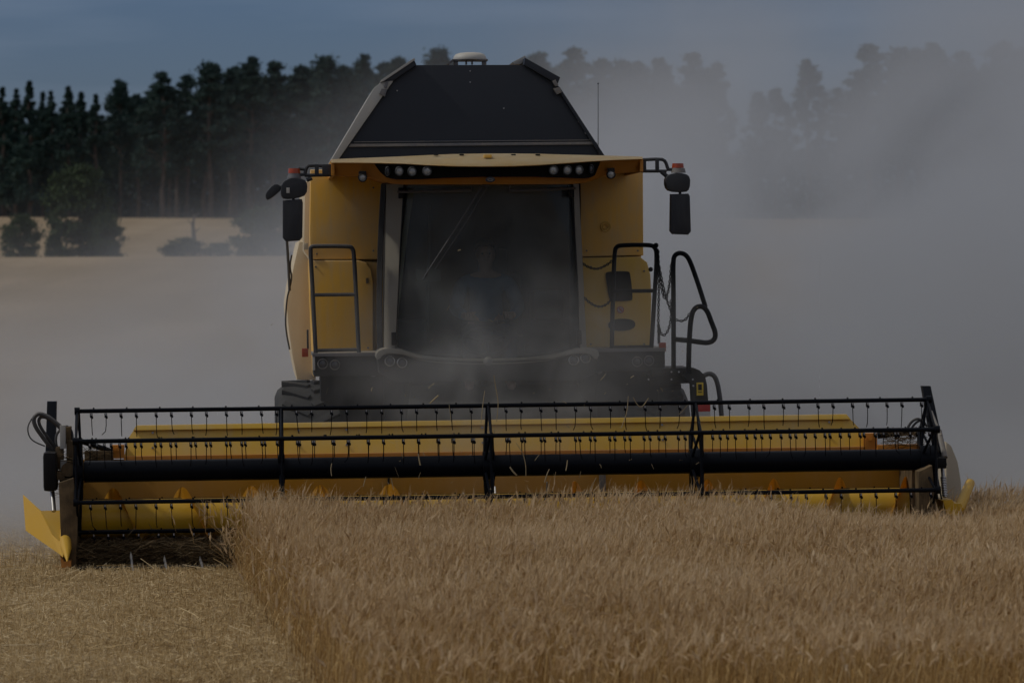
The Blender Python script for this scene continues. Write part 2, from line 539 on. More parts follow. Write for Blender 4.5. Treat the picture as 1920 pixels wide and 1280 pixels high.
# --- header: back sheet, floor, auger
def back_sheet(b):
    prism(b, [(255, 800), (1590, 779), (1610, 800), (1621, 812), (1621, 843), (232, 861), (239, 823)], 1.16, 1.20, 0.004)
    z0 = P(900, 850, 1.16).z
    lean(b, 0.30, z0)
hs = part("header_back_sheet", "yellow_head", back_sheet)
def flange(b):
    for x0, x1 in ((255, 1590),):
        ya, yb = 799 + (x0 - 255) * -0.0157, 799 + (x1 - 255) * -0.0157
        prism(b, [(x0, ya - 1), (x1, yb - 1), (x1 + 7, yb + 8), (x0 - 6, ya + 8)], 1.13, 1.19, 0.003)
    lean(b, 0.30, P(900, 850, 1.16).z)
part("top_flange", "yellow_head", flange, hs)
def rust(b):
    prism(b, [(232, 855), (1621, 837), (1621, 847), (232, 866)], 1.10, 1.16, 0.003)
part("lower_rail", "orange", rust, hs)
for x in (286, 560, 650, 905, 1243, 1557):
    for y in (806, 834):
        def bolt(b):
            c = P(x, y + 6 - (x - 255) * 0.0157, 1.14)
            c.y += .30 * (c.z - P(900, 850, 1.16).z); cyl(b, c, c + Vector((0, 0.05, 0)), 0.009, n=8)
        part("bolt", "steel", bolt, hs)
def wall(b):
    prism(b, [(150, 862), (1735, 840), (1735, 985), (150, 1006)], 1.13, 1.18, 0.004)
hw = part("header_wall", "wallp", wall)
for xx, w in ((729, 5), (1130, 13)):
    pb("wall_rib", "chassis" if w < 9 else "grey", (xx - w / 2, 862, xx + w / 2, 955), 1.09, 1.135, 0.004, hw)
def pan(b):
    a0, a1 = P(128, 1066, 0.12), P(1735, 1045, 0.12)
    b0, b1 = P(150, 1012, 1.0), P(1735, 992, 1.0)
    rows = []
    for t in (0, .35, .7, 1.0):
        dz = -0.10 * math.sin(math.pi * t) * 0.5
        rows.append([a0.lerp(b0, t) + Vector((0, 0, dz)), a1.lerp(b1, t) + Vector((0, 0, dz))])
    rows.append([P(150, 1003, 1.14), P(1735, 983, 1.14)])
    vr = loft(b, rows)
    bmesh.ops.solidify(b, geom=b.faces[:], thickness=0.012)
part("header_pan", "chassis", pan)
# knife bar with triangular sections
def knife(b):
    a, c = P(135, 1066, 0.05), P(1730, 1044, 0.05)
    tube(b, [a, c], 0.016, 4)
    n = 92
    for i in range(n):
        p = a.lerp(c, (i + .5) / n)
        q = [p + Vector((-.03, 0, .012)), p + Vector((.03, 0, .012)), p + Vector((.004, -.075, .004)), p + Vector((-.004, -.075, .004))]
        b.faces.new([b.verts.new(v) for v in q])
part("knife", "chassis", knife)
for x, y0, y1 in ((247, 1034, 1071), (310, 1041, 1068), (377, 1042, 1064), (640, 1040, 1062), (1050, 1035, 1058), (1400, 1030, 1052)):
    def lifter(b, x=x, y0=y0, y1=y1):
        tube(b, [P(x + 3, y1, -0.25), P(x + 1, y1 - 8, -0.12), P(x - 1, y0 + 8, 0.05), P(x - 2, y0, 0.16)], [0.006, 0.011, 0.010, 0.003], 6)
    part("crop_lifter", "steel", lifter)

AC0, AC1 = P(152, 973, 0.72), P(1732, 949, 0.72)
AXD = (AC1 - AC0).normalized(); ALEN = (AC1 - AC0).length
def core(b): tube(b, [AC0, AC1], 0.150, 40)
auger = part("auger", "yellow_bright", core)
def helix(b, s0, s1, hand, phase, pitch=0.525, r0=0.145, r1=0.240):
    u = Vector((0, -1, 0)); v = AXD.cross(u).normalized()
    n = int(abs(s1 - s0) / pitch * 44)
    rows = []
    for i in range(n + 1):
        s = s0 + (s1 - s0) * i / n
        a = hand * 2 * math.pi * (s / pitch) + phase
        d = u * math.cos(a) + v * math.sin(a)
        c = AC0 + AXD * s
        rows.append([c + d * r0, c + d * r1])
    loft(b, rows)
    bmesh.ops.solidify(b, geom=b.faces[:], thickness=0.006)
part("auger_flight", "flight", lambda b: helix(b, 0.02, ALEN * .42, 1, 1.73, .54), auger, "orange shade-toned spiral flight left of the middle")
part("auger_flight", "flight", lambda b: helix(b, ALEN * .58, ALEN - 0.02, -1, 0.68), auger, "orange shade-toned spiral flight right of the middle")
for i in range(8):
    def finger(b, i=i):
        s = ALEN * (.43 + .14 * i / 7); c = AC0 + AXD * s; a = i * 2.4
        d = Vector((0, math.cos(a), math.sin(a)))
        cyl(b, c + d * .14, c + d * .25, .009, .007, 8)
    part("auger_finger", "steel", finger, auger)

# --- reel: tube, six bars, spiders, tines
RC0, RC1 = P(158, 884, 0.35), P(1738, 861, 0.35)
part("reel_tube", "reel", lambda b: tube(b, [RC0, RC1], 0.084, 32))
RAX = (RC1 - RC0).normalized()
RB0, RB1 = P(146, 884, 0.35), P(1743, 861, 0.35)
RR = 0.467
def bar_off(k):
    a = R(32.3 + 60 * k)
    return Vector((0, -RR * math.cos(a), RR * math.sin(a)))
def clamp_and_tine(b, p, bend, spread, L):
    # clamp under the bar and a spring wire hanging from it
    box(b, p + Vector((-.010, -.013, -.052)), p + Vector((.010, .013, -.018)), 0.003)
    box(b, p + Vector((-.002, -.018, -.040)), p + Vector((.015, .006, -.060)), 0.003)
    for f in box(b, p + Vector((-.004, -.0205, -.034)), p + Vector((.006, -.0145, -.018))): f.material_index = 1
    q = p + Vector((0.002, 0, -.05))
    tube(b, [q, q + Vector((spread * .25, .006, -L * .45)), q + Vector((spread * .5 + bend * .2, .016, -L * .8)), q + Vector((spread + bend, .03, -L))], 0.0034, 5)
xs_t = [172, 199]
xx = 227.0
while xx < 1735:
    xs_t += [xx, xx + 28.3]; xx += 65.3
xs_t = [x for x in xs_t if all(abs(x - s) > 7 for s in (525, 912, 1302)) and x < 1732]
rest = BM()
bars = []
order = [1, 0, 2, 3, 5, 4]       # top, upper front, upper rear, lower rear, lower front, bottom
for k in order:
    off = bar_off(k)
    def barf(b, off=off):
        a, c = RB0 + off, RB1 + off
        N = 26
        tube(b, [a, c], 0.0165, 12)
        for i in range(N):          # bolts standing on the bar
            p = a.lerp(c, (i + .5) / N) + Vector((0, 0, .014))
            cyl(b, p, p + Vector((0, 0, .012)), .007, n=6)
        for e in (a, c):
            cyl(b, e - RAX * .02, e + RAX * .02, .03, n=12)
    o = part("reel_bar", "reel", barf)
    bars.append((k, o))
L0 = RB1.x - RB0.x
for k, o in bars:
    off = bar_off(k)
    dx = {1: 0, 0: 0, 2: 6, 3: 5, 5: 0, 4: 2}[k]
    for x in xs_t:
        t = (x + dx - 146) / (1743 - 146)
        p = RB0.lerp(RB1, t) + off
        bend = random.gauss(0, .006); spread = random.gauss(0.003, .007)
        if random.random() < .07: bend += random.choice((-1, 1)) * .03
        L = random.uniform(.135, .165)
        if k in (1, 0):
            part("tine", "reel", lambda b: clamp_and_tine(b, p, bend, spread, L), o).data.materials.append(M["steel"])
        else:
            clamp_and_tine(rest, p, bend, spread, L)
o = obj("tine", rest, M["reel"], combine); o["kind"] = "stuff"; o.data.materials.append(M["steel"])
for x, dxs in ((147, .026), (525, .012), (912, .034), (1302, .042), (1740, .055)):
    def spider(b, x=x, dxs=dxs):
        t = (x - 146) / (1743 - 146)
        c = RB0.lerp(RB1, t)
        for k in range(6):
            o1, o2 = bar_off(k), bar_off((k + 1) % 6)
            tube(b, [c + o1, c + o2], .010, 8)
            for s in (-1, 1):
                tube(b, [c + RAX * dxs * s + o1 * .1, c + RAX * dxs * s * .6 + o1 * .55, c + RAX * .008 * s + o1 * .99], .0115, 6)
        cyl(b, c - RAX * (dxs + .012), c + RAX * (dxs + .012), .112, n=28)
    part("reel_spider", "reel", spider)

# --- header ends: arms, drive, hoses, dividers
def armL(b):
    prism(b, [(84, 755), (102, 755), (104, 852), (85, 852)], 0.55, 0.66, 0.006); lean(b, 0.9, P(90, 852, .55).z)
part("reel_arm", "reel", armL)
def armR(b):
    prism(b, [(1749, 727), (1765, 727), (1771, 800), (1776, 872), (1760, 876), (1752, 800)], 0.55, 0.66, 0.006); lean(b, 0.9, P(1760, 872, .55).z)
part("reel_arm", "reel", armR)
pb("drive_cover", "black", (80, 848, 106, 921), 0.18, 0.55, 0.035)
pp("end_plate", "dirt", [(110, 905), (137, 896), (146, 960), (142, 1064), (116, 1064)], 0.10, 1.2, 0.008)
pp("end_plate", "dirt", [(1722, 884), (1748, 872), (1756, 955), (1750, 1030), (1724, 1030)], 0.10, 1.2, 0.008)
def cluster(b):
    pbox(b, 124, 826, 140, 900, .42, .7, .01)
    pbox(b, 104, 838, 118, 880, .4, .62, .01)
    cyl(b, P(128, 880, .3), P(128, 880, .75), .055, n=16)
    cyl(b, P(140, 884, .35), P(160, 884, .35), .07, n=20)
    pbox(b, 122, 800, 133, 832, .5, .7, .008)
    pbox(b, 106, 884, 122, 900, .3, .7, .01)
part("reel_motor", "dirt", cluster)
pb("valve_block", "tank_grey", (112, 797, 123, 841), .38, .48, .006)
pb("valve_block", "tank_grey", (113, 862, 124, 885), .36, .44, .006)
hose_paths = [
    ([(104, 850, .5), (82, 822, .45), (66, 800, .42), (62, 784, .42), (72, 774, .42), (90, 780, .42), (113, 799, .42)], 4.2),
    ([(106, 842, .52), (88, 818, .47), (74, 798, .44), (72, 784, .44), (82, 780, .44), (98, 788, .44), (116, 806, .44)], 3.2),
    ([(60, 784, .45), (51, 800, .45), (54, 818, .45), (64, 828, .45), (84, 836, .48)], 1.3),
    ([(118, 800, .5), (104, 815, .5), (106, 840, .5), (118, 860, .5)], 2.4),
    ([(124, 798, .55), (135, 806, .55), (137, 830, .55), (128, 852, .55)], 2.4),
    ([(112, 842, .45), (104, 860, .45), (108, 890, .45), (116, 905, .45)], 2.2)]
for pth, r in hose_paths:
    part("hydraulic_hose", "rail", lambda b: ptube(b, pth, r, 3))
part("hydraulic_hose", "rail", lambda b: ptube(b, [(1700, 806, .6), (1708, 790, .6), (1722, 783, .6), (1730, 792, .6), (1722, 808, .6)], 2.6, 3))
part("hydraulic_hose", "rail", lambda b: ptube(b, [(1706, 808, .6), (1716, 792, .6), (1730, 786, .6), (1738, 800, .6)], 2.2, 3))
part("lift_cylinder", "steel", lambda b: (cyl(b, P(98, 921, .4), P(101, 958, .3), 4.5 * sc(.4), n=12)))
def cylR(b):
    cyl(b, P(1745, 772, .75), P(1764, 818, .5), 4 * sc(.6), n=12)
    cyl(b, P(1760, 808, .55), P(1771, 858, .38), 6 * sc(.5), n=12)
part("lift_cylinder", "grey", cylR)
pb("drive_cover", "black", (1755, 858, 1775, 878), 0.22, 0.42, 0.01)
def coil(b):
    a, c = P(1767, 878, .35), P(1772, 932, .25)
    cyl(b, a, c, 3.5 * sc(.3), n=10)
    for i in range(8):
        p = a.lerp(c, .3 + i * .085); d = (c - a).normalized()
        cyl(b, p, p + d * .012, 5.5 * sc(.3), n=12)
part("lift_cylinder", "steel", coil)
def strut(b):
    tube(b, [P(1752, 815, .6), P(1745, 860, .4), P(1757, 935, .3)], .012, 6)
    tube(b, [P(1738, 780, .6), P(1764, 850, .4)], .010, 6)
    tube(b, [P(1755, 880, .5), P(1766, 938, .3)], .007, 6)
part("brace", "reel", strut)
def brL(b): pbox(b, 210, 834, 233, 859, 1.1, 1.2, .006); cyl(b, P(221, 842, 1.07), P(221, 842, 1.12), .016, n=14)
part("back_bracket", "orange", brL)
def brR(b): pbox(b, 1621, 812, 1645, 843, 1.1, 1.2, .006); cyl(b, P(1632, 822, 1.07), P(1632, 822, 1.12), .016, n=14)
part("back_bracket", "orange", brR)
part("cross_shaft", "black", lambda b: tube(b, [P(150, 826, 1.05), P(210, 846, 1.1)], .022, 10))
part("cross_shaft", "black", lambda b: tube(b, [P(1645, 816, 1.1), P(1735, 806, 1.05)], .028, 10))
part("end_beam", "dirt", lambda b: (pbox(b, 158, 846, 212, 864, 1.05, 1.2, .008)))
part("end_beam", "orange", lambda b: (pbox(b, 1645, 834, 1728, 846, 1.05, 1.2, .008)))
pp("end_shield", "beige", [(1774, 828), (1784, 836), (1796, 866), (1802, 902), (1804, 948), (1774, 948)], 1.25, 1.75, 0.012)

def dividerL(b):
    T = .012
    def plate(ps):
        f = [b.verts.new(p) for p in ps]; k = [b.verts.new(p + Vector((.004, T, .003))) for p in ps]
        n = len(ps); b.faces.new(f); b.faces.new(k[::-1])
        for i in range(n): b.faces.new((f[i], k[i], k[(i + 1) % n], f[(i + 1) % n]))
    plate([P(43, 928, .95), P(76, 958, .5), P(96, 1000, .25), P(117, 1042, -.05), P(48, 994, .72)])
    plate([P(76, 958, .5), P(112, 957, .62), P(116, 966, .55), P(132, 968, .52), P(133, 1012, .12), P(118, 1020, .0), P(96, 1000, .25)])
    plate([P(96, 1000, .25), P(118, 1020, .0), P(118, 1044, -.1), P(113, 1040, -.03)])
    plate([P(133, 968, .52), P(137, 970, 1.0), P(137, 1062, 1.0), P(134, 1062, .1), P(133, 1012, .12)])
    tube(b, [P(118, 990, .36), P(122, 1012, .12), P(124, 1028, -.02), P(126, 1052, -.2)], [.034, .046, .040, .004], 14)
dv = part("crop_divider", "yellow_bright", dividerL, None, "pointed yellow divider with a wide flared wing")
pp("divider_sole", "orange", [(113, 1041), (120, 1053), (133, 1050), (133, 1062), (118, 1072), (115, 1062)], -0.02, 0.4, 0.004, 0, dv)
def dividerR(b):
    prism(b, [(1768, 938), (1785, 936), (1790, 943), (1802, 943), (1806, 952), (1798, 966), (1784, 968), (1775, 962)], 0.12, 0.55, 0.008)
    a, c = P(1819, 905, .62), P(1797, 956, .18)
    d = (c - a).normalized()
    tube(b, [a - d * .03, a, a.lerp(c, .5), c, c + d * .03], [.018, .038, .042, .046, .02], 16)
part("crop_divider", "yellow_bright", dividerR, None, "short yellow divider with an upright rounded horn")

# --- feeder house, axle, chassis
def feeder(b):
    a = [P(760, 905, 1.2), P(1120, 900, 1.2), P(1120, 800, 1.25), P(760, 805, 1.25)]
    c = [P(770, 830, 3.0), P(1080, 826, 3.0), P(1080, 720, 3.0), P(770, 722, 3.0)]
    va, vc = [b.verts.new(p) for p in a], [b.verts.new(p) for p in c]
    b.faces.new(va); b.faces.new(vc[::-1])
    for i in range(4): b.faces.new((va[i], vc[i], vc[(i + 1) % 4], va[(i + 1) % 4]))
part("feeder_house", "chassis", feeder)
def under(b):
    pbox(b, 600, 692, 1236, 752, 3.15, 3.7, .02)
    pbox(b, 690, 668, 1120, 800, 3.2, 5.0, .02)
    pbox(b, 640, 750, 1210, 860, 3.5, 4.0, .03)
    pbox(b, 720, 700, 760, 800, 3.0, 3.3, .02); pbox(b, 1085, 700, 1120, 800, 3.0, 3.3, .02)
part("chassis", "chassis", under)
def lampdisc(b, c, r, dep=.03, n=20): cyl(b, c, c + Vector((0, dep, 0)), r, n=n)
def round_light(cx, cy, rp, yl, lens="lens", ring="plastic", parent=None, squash=1.0, name="work_light"):
    def ringf(b):
        c = P(cx, cy, yl); r = rp * sc(yl)
        prof = [(1.0, .05), (1.0, 0.0), (.86, -.004), (.80, .012)]
        rows = []
        for rr, dy in prof:
            rows.append([c + Vector((math.cos(t) * r * rr * squash, dy, math.sin(t) * r * rr)) for t in np.linspace(0, 2 * math.pi, 25)])
        loft(b, rows); bmesh.ops.remove_doubles(b, verts=b.verts[:], dist=1e-5)
    o = part(name, ring, ringf, parent)
    def lensf(b):
        c = P(cx, cy, yl); r = rp * sc(yl) * .83
        rows = []
        for rr, dy in ((1.0, .012), (.7, .006), (.35, .003), (.02, .002)):
            rows.append([c + Vector((math.cos(t) * r * rr * squash, dy, math.sin(t) * r * rr)) for t in np.linspace(0, 2 * math.pi, 25)])
        loft(b, rows); bmesh.ops.remove_doubles(b, verts=b.verts[:], dist=1e-5)
    part("lens", lens, lensf, o)
    return o

# platforms either side of the cab
pl = pb("platform", "chassis", (588, 666, 712, 704, ), 2.95, 3.9, 0.006)
pr = pb("platform", "chassis", (1112, 658, 1247, 694), 2.95, 3.9, 0.006)
pb("platform_lip", "grey", (586, 662, 712, 667), 2.92, 3.9, 0.004, pl)
pb("platform_lip", "grey", (1112, 653.5, 1248, 658.5), 2.92, 3.9, 0.004, pr)
pb("side_plate", "white", (586, 667, 591, 694), 2.93, 3.0, 0.003, pl)
for x, y in ((605, 682), (628, 684)): round_light(x, y, 10, 2.93, "darklens", "grey", pl)
for x, y in ((1195, 678), (1217, 676)): round_light(x, y, 10, 2.93, "darklens", "grey", pr)
pb("marker_light", "amber", (566, 653, 578, 669), 2.95, 3.02, 0.006)
pb("marker_light", "amber", (1236, 642, 1249, 659), 2.95, 3.02, 0.006)
pb("marker_post", "rail", (575, 618, 579, 654), 2.97, 3.0, 0.003)
pb("marker_post", "rail", (1233, 608, 1238, 644), 2.97, 3.0, 0.003)

# --- front wheels
def make_wheel(cx0, cx1, label):
    a, c = P(cx0, 835, 3.6), P(cx1, 835, 3.6)
    x0, x1 = a.x, c.x
    top = P((cx0 + cx1) / 2, 714, 3.6).z
    rad = (top + 0.02) / 2 + .03; cz = top - rad; cy = 3.62
    wdt = x1 - x0
    w = bpy.data.objects.new("front_wheel", None); link(w, combine); w.empty_display_size = .2
    w.location = ((x0 + x1) / 2, cy, cz)
    def tyre(b):
        prof = [(-.5, .62), (-.5, .82), (-.46, .90), (-.38, .95), (-.24, .975), (0, .985), (.24, .975), (.38, .95), (.46, .90), (.5, .82), (.5, .62)]
        rows = [[Vector((px * wdt, math.cos(t) * pr_ * rad, math.sin(t) * pr_ * rad)) for t in np.linspace(0, 2 * math.pi, 49)] for px, pr_ in prof]
        loft(b, rows); bmesh.ops.remove_doubles(b, verts=b.verts[:], dist=1e-5)
        for i in range(22):
            for s in (-1, 1):
                t = 2 * math.pi * (i + (.25 if s > 0 else -.25)) / 22
                m4 = Matrix.Rotation(t, 4, 'X') @ Matrix.Translation((s * wdt * .20, 0, rad * .985)) @ Matrix.Rotation(s * .55, 4, 'Z')
                box(b, (-wdt * .21, -.028, -.03), (wdt * .21, .028, .018), .006, m4)
    part("tyre", "rubber", tyre, w)
    def rim(b):
        prof = [(-.40, .62), (-.30, .55), (-.1, .5), (-.1, .15), (-.2, .12), (-.2, 0.01)]
        for s in (-1, 1):
            rows = [[Vector((px * wdt * s, math.cos(t) * pr_ * rad, math.sin(t) * pr_ * rad)) for t in np.linspace(0, 2 * math.pi, 33)] for px, pr_ in prof]
            loft(b, rows)
        bmesh.ops.remove_doubles(b, verts=b.verts[:], dist=1e-5)
    part("rim", "yellow", rim, w)
    return w
make_wheel(516, 650, "")
make_wheel(1160, 1287, "")
for sx in (-1.15, 1.05):
    w = bpy.data.objects.new("rear_wheel", None); link(w, combine); w.location = (sx, 8.1, .5); w.empty_display_size = .2
    def tyre2(b):
        rows = [[Vector((px, math.cos(t) * r_, math.sin(t) * r_)) for t in np.linspace(0, 2 * math.pi, 41)] for px, r_ in ((-.18, .3), (-.19, .44), (-.12, .5), (.12, .5), (.19, .44), (.18, .3))]
        loft(b, rows); bmesh.ops.remove_doubles(b, verts=b.verts[:], dist=1e-5)
    part("tyre", "rubber", tyre2, w)
    part("rim", "yellow", lambda b: cyl(b, (-.12, 0, 0), (.12, 0, 0), .31, n=28), w)
# --- body behind the cab
def body(b):
    prism(b, [(585, 340), (1203, 330), (1203, 486), (1216, 500), (1216, 700), (588, 706), (580, 500)], 3.95, 8.6, 0.04)
body_o = part("body", "yellow", body)
def hood(b):
    prism(b, [(640, 500), (1150, 500), (1150, 760), (640, 760)], 8.6, 9.6, 0.1)
part("straw_hood", "yellow", hood)
pp("front_panel", "yellow", [(582, 318), (720, 318), (720, 486.5), (582, 487), (580, 440)], 3.80, 3.97, 0.035, 0, None, "tall upper yellow panel beside the cream pillar")
pp("front_panel", "yellow", [(582, 488), (672, 488), (686, 492), (696, 505), (700, 530), (700, 664), (588, 664), (580, 560)], 3.70, 3.97, 0.03, 0, None, "lower yellow panel behind the plain rail")
pp("front_panel", "yellow", [(660, 488), (722, 492), (722, 668), (694, 668)], 3.84, 3.97, 0.008, 0, None, "recessed strip beside the cab")
pp("front_panel", "yellow", [(1088, 312), (1206, 309), (1207, 479), (1088, 482)], 3.80, 3.97, 0.035, 0, None, "upper yellow panel right of the windscreen")
def emblem(b):
    c = P(1136, 425, 3.792); q = 9 * sc(3.8)
    tube(b, [c + Vector((math.cos(t) * q, 0, math.sin(t) * q)) for t in np.linspace(0, 2 * math.pi, 24, endpoint=False)], .004, 5, True)
    tube(b, [c + Vector((math.cos(t) * q * .55, 0, math.sin(t) * q * .55)) for t in np.linspace(0, 2 * math.pi, 18, endpoint=False)], .0035, 5, True)
part("round_emblem", "yellow_head", emblem)
pb("panel_latch", "side", (569, 456, 578, 468), 3.69, 3.76, .006)
pb("panel_latch", "dirt", (686, 521, 691, 531), 3.685, 3.71, .003)
for x, y in ((700, 352), (700, 470), (594, 476), (1100, 470), (1196, 470), (1108, 500), (1208, 508), (1108, 645), (1208, 645), (592, 500), (592, 652), (690, 652)):
    part("panel_bolt", "grey", lambda b: cyl(b, P(x, y, 3.69 if y > 485 else 3.79), P(x, y, 3.69 if y > 485 else 3.79) + Vector((0, .03, 0)), .008, n=8))
lp = pp("front_panel", "yellow_head", [(1090, 483.5), (1200, 481), (1214, 492), (1220, 515), (1222, 560), (1219, 656), (1090, 659)], 3.70, 3.97, 0.03, 0, None, "lower yellow panel with two dark openings")
pp("panel_opening", "black", [(1138, 509), (1178, 508), (1182, 512), (1187, 560), (1183, 564), (1146, 565), (1142, 560), (1135, 514)], 3.688, 3.71, 0.002, 2, lp)
pp("panel_opening", "black", [(1141, 598), (1191, 597), (1191, 619), (1141, 621)], 3.688, 3.71, 0.002, 2, lp)
def decal(b): cyl(b, P(1163.5, 580.5, 3.693), P(1163.5, 580.5, 3.693) + Vector((0, .008, 0)), 7 * sc(3.7), n=24)
dc = part("warning_decal", "white", decal, lp)
def decal2(b):
    c = P(1163.5, 580.5, 3.690)
    r = 6.0 * sc(3.7)
    tube(b, [c + Vector((math.cos(t) * r, 0, math.sin(t) * r)) for t in np.linspace(0, 2 * math.pi, 24, endpoint=False)], .0035, 5, True)
    tube(b, [c + Vector((-r * .5, 0, r * .5)), c + Vector((r * .1, 0, 0)), c + Vector((r * .5, 0, -r * .6))], .005, 5)
    tube(b, [c + Vector((r * .4, 0, r * .4)), c + Vector((-r * .3, 0, -r * .3))], .003, 5)
part("warning_mark", "red", decal2, dc)
def sidebulge(b):
    prism(b, [(560, 452), (592, 452), (592, 712), (556, 712), (547, 668), (540, 620), (536, 575), (541, 540), (549, 500)], 5.0, 8.4, 0.05)
part("side_panel", "side", sidebulge)
pp("side_panel", "side", [(571, 340), (590, 340), (590, 500), (569, 470)], 4.2, 8.4, 0.03)
part("side_rod", "rail", lambda b: ptube(b, [(538, 452, 4.9), (541, 500, 4.9), (543, 545, 4.9)], 2.6, 0))
part("side_rod", "rail", lambda b: ptube(b, [(547, 478, 4.9), (543, 500, 4.9), (548, 520, 4.9), (541, 548, 4.9), (538, 560, 4.9), (535, 600, 4.9), (537, 625, 4.9), (543, 655, 4.9)], 1.6, 2))

# --- grain tank extension and dome
TK = 0.05
def tankf(b):
    prism(b, [(632, 300), (737, 151), (779, 122), (986, 121.5), (1043, 158), (1133, 300)], 4.2, 4.225, 0.003); lean(b, TK, P(900, 300, 4.2).z)
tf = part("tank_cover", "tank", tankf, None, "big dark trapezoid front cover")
def ridge(b):
    prism(b, [(657, 270), (1118, 266), (1121, 271), (654, 275.5)], 4.17, 4.205, 0.004); lean(b, TK, P(900, 300, 4.2).z)
part("stiffener", "grey", ridge, tf)
def ridge2(b):
    prism(b, [(664, 265.5), (1112, 262), (1113, 263.5), (663, 267)], 4.185, 4.205, 0.001); lean(b, TK, P(900, 300, 4.2).z)
part("stiffener", "grey", ridge2, tf)
for x, y in ((882, 133), (882, 154), (945, 203), (745, 170), (1085, 228), (1098, 250)):
    def rivet(b):
        c = P(x, y, 4.19); k = (c.z - P(900, 300, 4.2).z) * TK
        cyl(b, c + Vector((0, k, 0)), c + Vector((0, k + .03, 0)), .006, n=6)
    part("rivet", "steel", rivet, tf)
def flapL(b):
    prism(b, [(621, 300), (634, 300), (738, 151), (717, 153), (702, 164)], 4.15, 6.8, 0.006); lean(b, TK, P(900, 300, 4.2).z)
part("tank_cover", "tank_grey", flapL, None, "pale grey side cover catching the sun")  # sun on this cover is put into its pale grey
def flapL2(b):
    prism(b, [(713, 155), (776, 110), (781, 121), (739, 150)], 4.14, 6.6, 0.004); lean(b, TK, P(900, 300, 4.2).z)
part("tank_cover", "tank", flapL2, None, "folded dark upper cover on the sunny side")
part("cover_edge", "tank_grey", lambda b: (prism(b, [(716, 149), (777, 108.5), (779, 112), (718, 153)], 4.12, 6.5, .002), lean(b, TK, P(900, 300, 4.2).z)))
def flapR(b):
    prism(b, [(1041, 158), (1050, 163), (1139, 300), (1131, 300)], 4.15, 6.8, 0.004); lean(b, TK, P(900, 300, 4.2).z)
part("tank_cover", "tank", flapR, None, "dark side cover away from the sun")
def flapR2(b):
    prism(b, [(985, 108), (1051, 145), (1046, 158), (983, 121)], 4.14, 6.6, 0.004); lean(b, TK, P(900, 300, 4.2).z)
part("tank_cover", "tank", flapR2, None, "folded dark upper cover on the shaded side")
part("cover_edge", "tank_grey", lambda b: (prism(b, [(962, 116), (985, 104), (988, 111), (977, 120), (966, 121)], 4.4, 6.0, .003), lean(b, TK, P(900, 300, 4.2).z)))
for poly in ([(724, 152), (729, 154), (725, 166), (720, 164)], [(716, 166), (726, 168), (722, 181), (711, 176)],
             [(1036, 152), (1042, 149), (1048, 160), (1042, 162)], [(1038, 166), (1050, 163), (1054, 173), (1045, 177)]):
    def br(b, poly=poly): prism(b, poly, 4.13, 4.2, .003); lean(b, TK, P(900, 300, 4.2).z)
    part("cover_hinge", "grey", br)
def tankback(b):
    prism(b, [(640, 300), (738, 152), (1040, 160), (1125, 300)], 6.75, 6.8, .003); lean(b, TK, P(900, 300, 4.2).z)
part("tank_cover", "tank", tankback, None, "rear cover behind the dome")
def dome(b):
    c = P(881, 110, 5.6); s = sc(5.6)
    rows = []
    for rr, zz in ((1.0, -.05), (1.02, .0), (.97, .16), (.86, .30), (.62, .38), (.3, .41), (.02, .415)):
        rows.append([c + Vector((math.cos(t) * 31 * s * rr, math.sin(t) * 26 * s * rr, zz * 30 * s - 1 * s)) for t in np.linspace(0, 2 * math.pi, 33)])
    loft(b, rows); bmesh.ops.remove_doubles(b, verts=b.verts[:], dist=1e-5)
    bmesh.ops.holes_fill(b, edges=b.edges[:])
dm = part("antenna_dome", "white", dome, None, None, 60)
def dome_plate(b):
    prism(b, [(838, 121), (848, 111), (915, 111), (915, 114), (850, 114), (842, 121)], 5.5, 5.75, .002)
    for x0, x1 in ((852, 859), (905, 912)): pbox(b, x0, 114, x1, 122, 5.52, 5.7, .002)
    for x0, x1 in ((873, 876), (884, 887)): pbox(b, x0, 113, x1, 121, 5.52, 5.6, .002)
part("dome_bracket", "grey", dome_plate, dm)
part("radio_antenna", "black", lambda b: (tube(b, [P(1121.5, 296, 3.4), P(1121.5, 225, 3.4), P(1121.5, 158, 3.4)], [.004, .003, .0025], 6), sphere(b, P(1121.5, 157, 3.4), .007, 8)))

# --- cab: roof, light bar, windscreen, pillars
XLOW = [620, 660, 700, 760, 800, 850, 905, 960, 1010, 1060, 1100, 1150, 1206]
YLOW = [305, 305, 305.5, 307, 309.5, 311.5, 312, 311.5, 309.5, 306, 303, 300, 298]
YTOP = [299, 297, 295.5, 293, 291, 289, 288, 288, 288.5, 290, 291, 292, 294]
def yfront(x):
    u = (x - 912) / 293.0
    return 1.75 + 0.50 * u * u
def roof(b):
    xs = np.linspace(621, 1205, 40)
    rows = [[], [], [], [], [], []]
    for x in xs:
        yl, yt, f = interp(x, XLOW, YLOW), interp(x, XLOW, YTOP), yfront(x)
        rows[0].append(P(x, yl + 1.5, f + .05)); rows[1].append(P(x, yl, f)); rows[2].append(P(x, yl * .75 + yt * .25, f + .02))
        rows[3].append(P(x, yl * .3 + yt * .7, f + .28)); rows[4].append(P(x, yt, f + .62))
        q = P(x, yt, f + .62); rows[5].append(Vector((q.x, 4.1, q.z - .01)))
    loft(b, rows)
    bmesh.ops.solidify(b, geom=b.faces[:], thickness=.012)
rf = part("cab_roof", "cream", roof, None, None, 50)
def cap_clip(b): pbox(b, 908, 290, 922, 296, 1.95, 2.1, .004)
part("roof_catch", "yellow", cap_clip, rf)
for x in (818, 866, 963, 1009): pb("roof_catch", "black", (x - 4, 289, x + 4, 291), 2.2, 2.3, .002, rf)
XB = [621, 690, 705, 718, 735, 760, 1080, 1100, 1118, 1130, 1160, 1206]
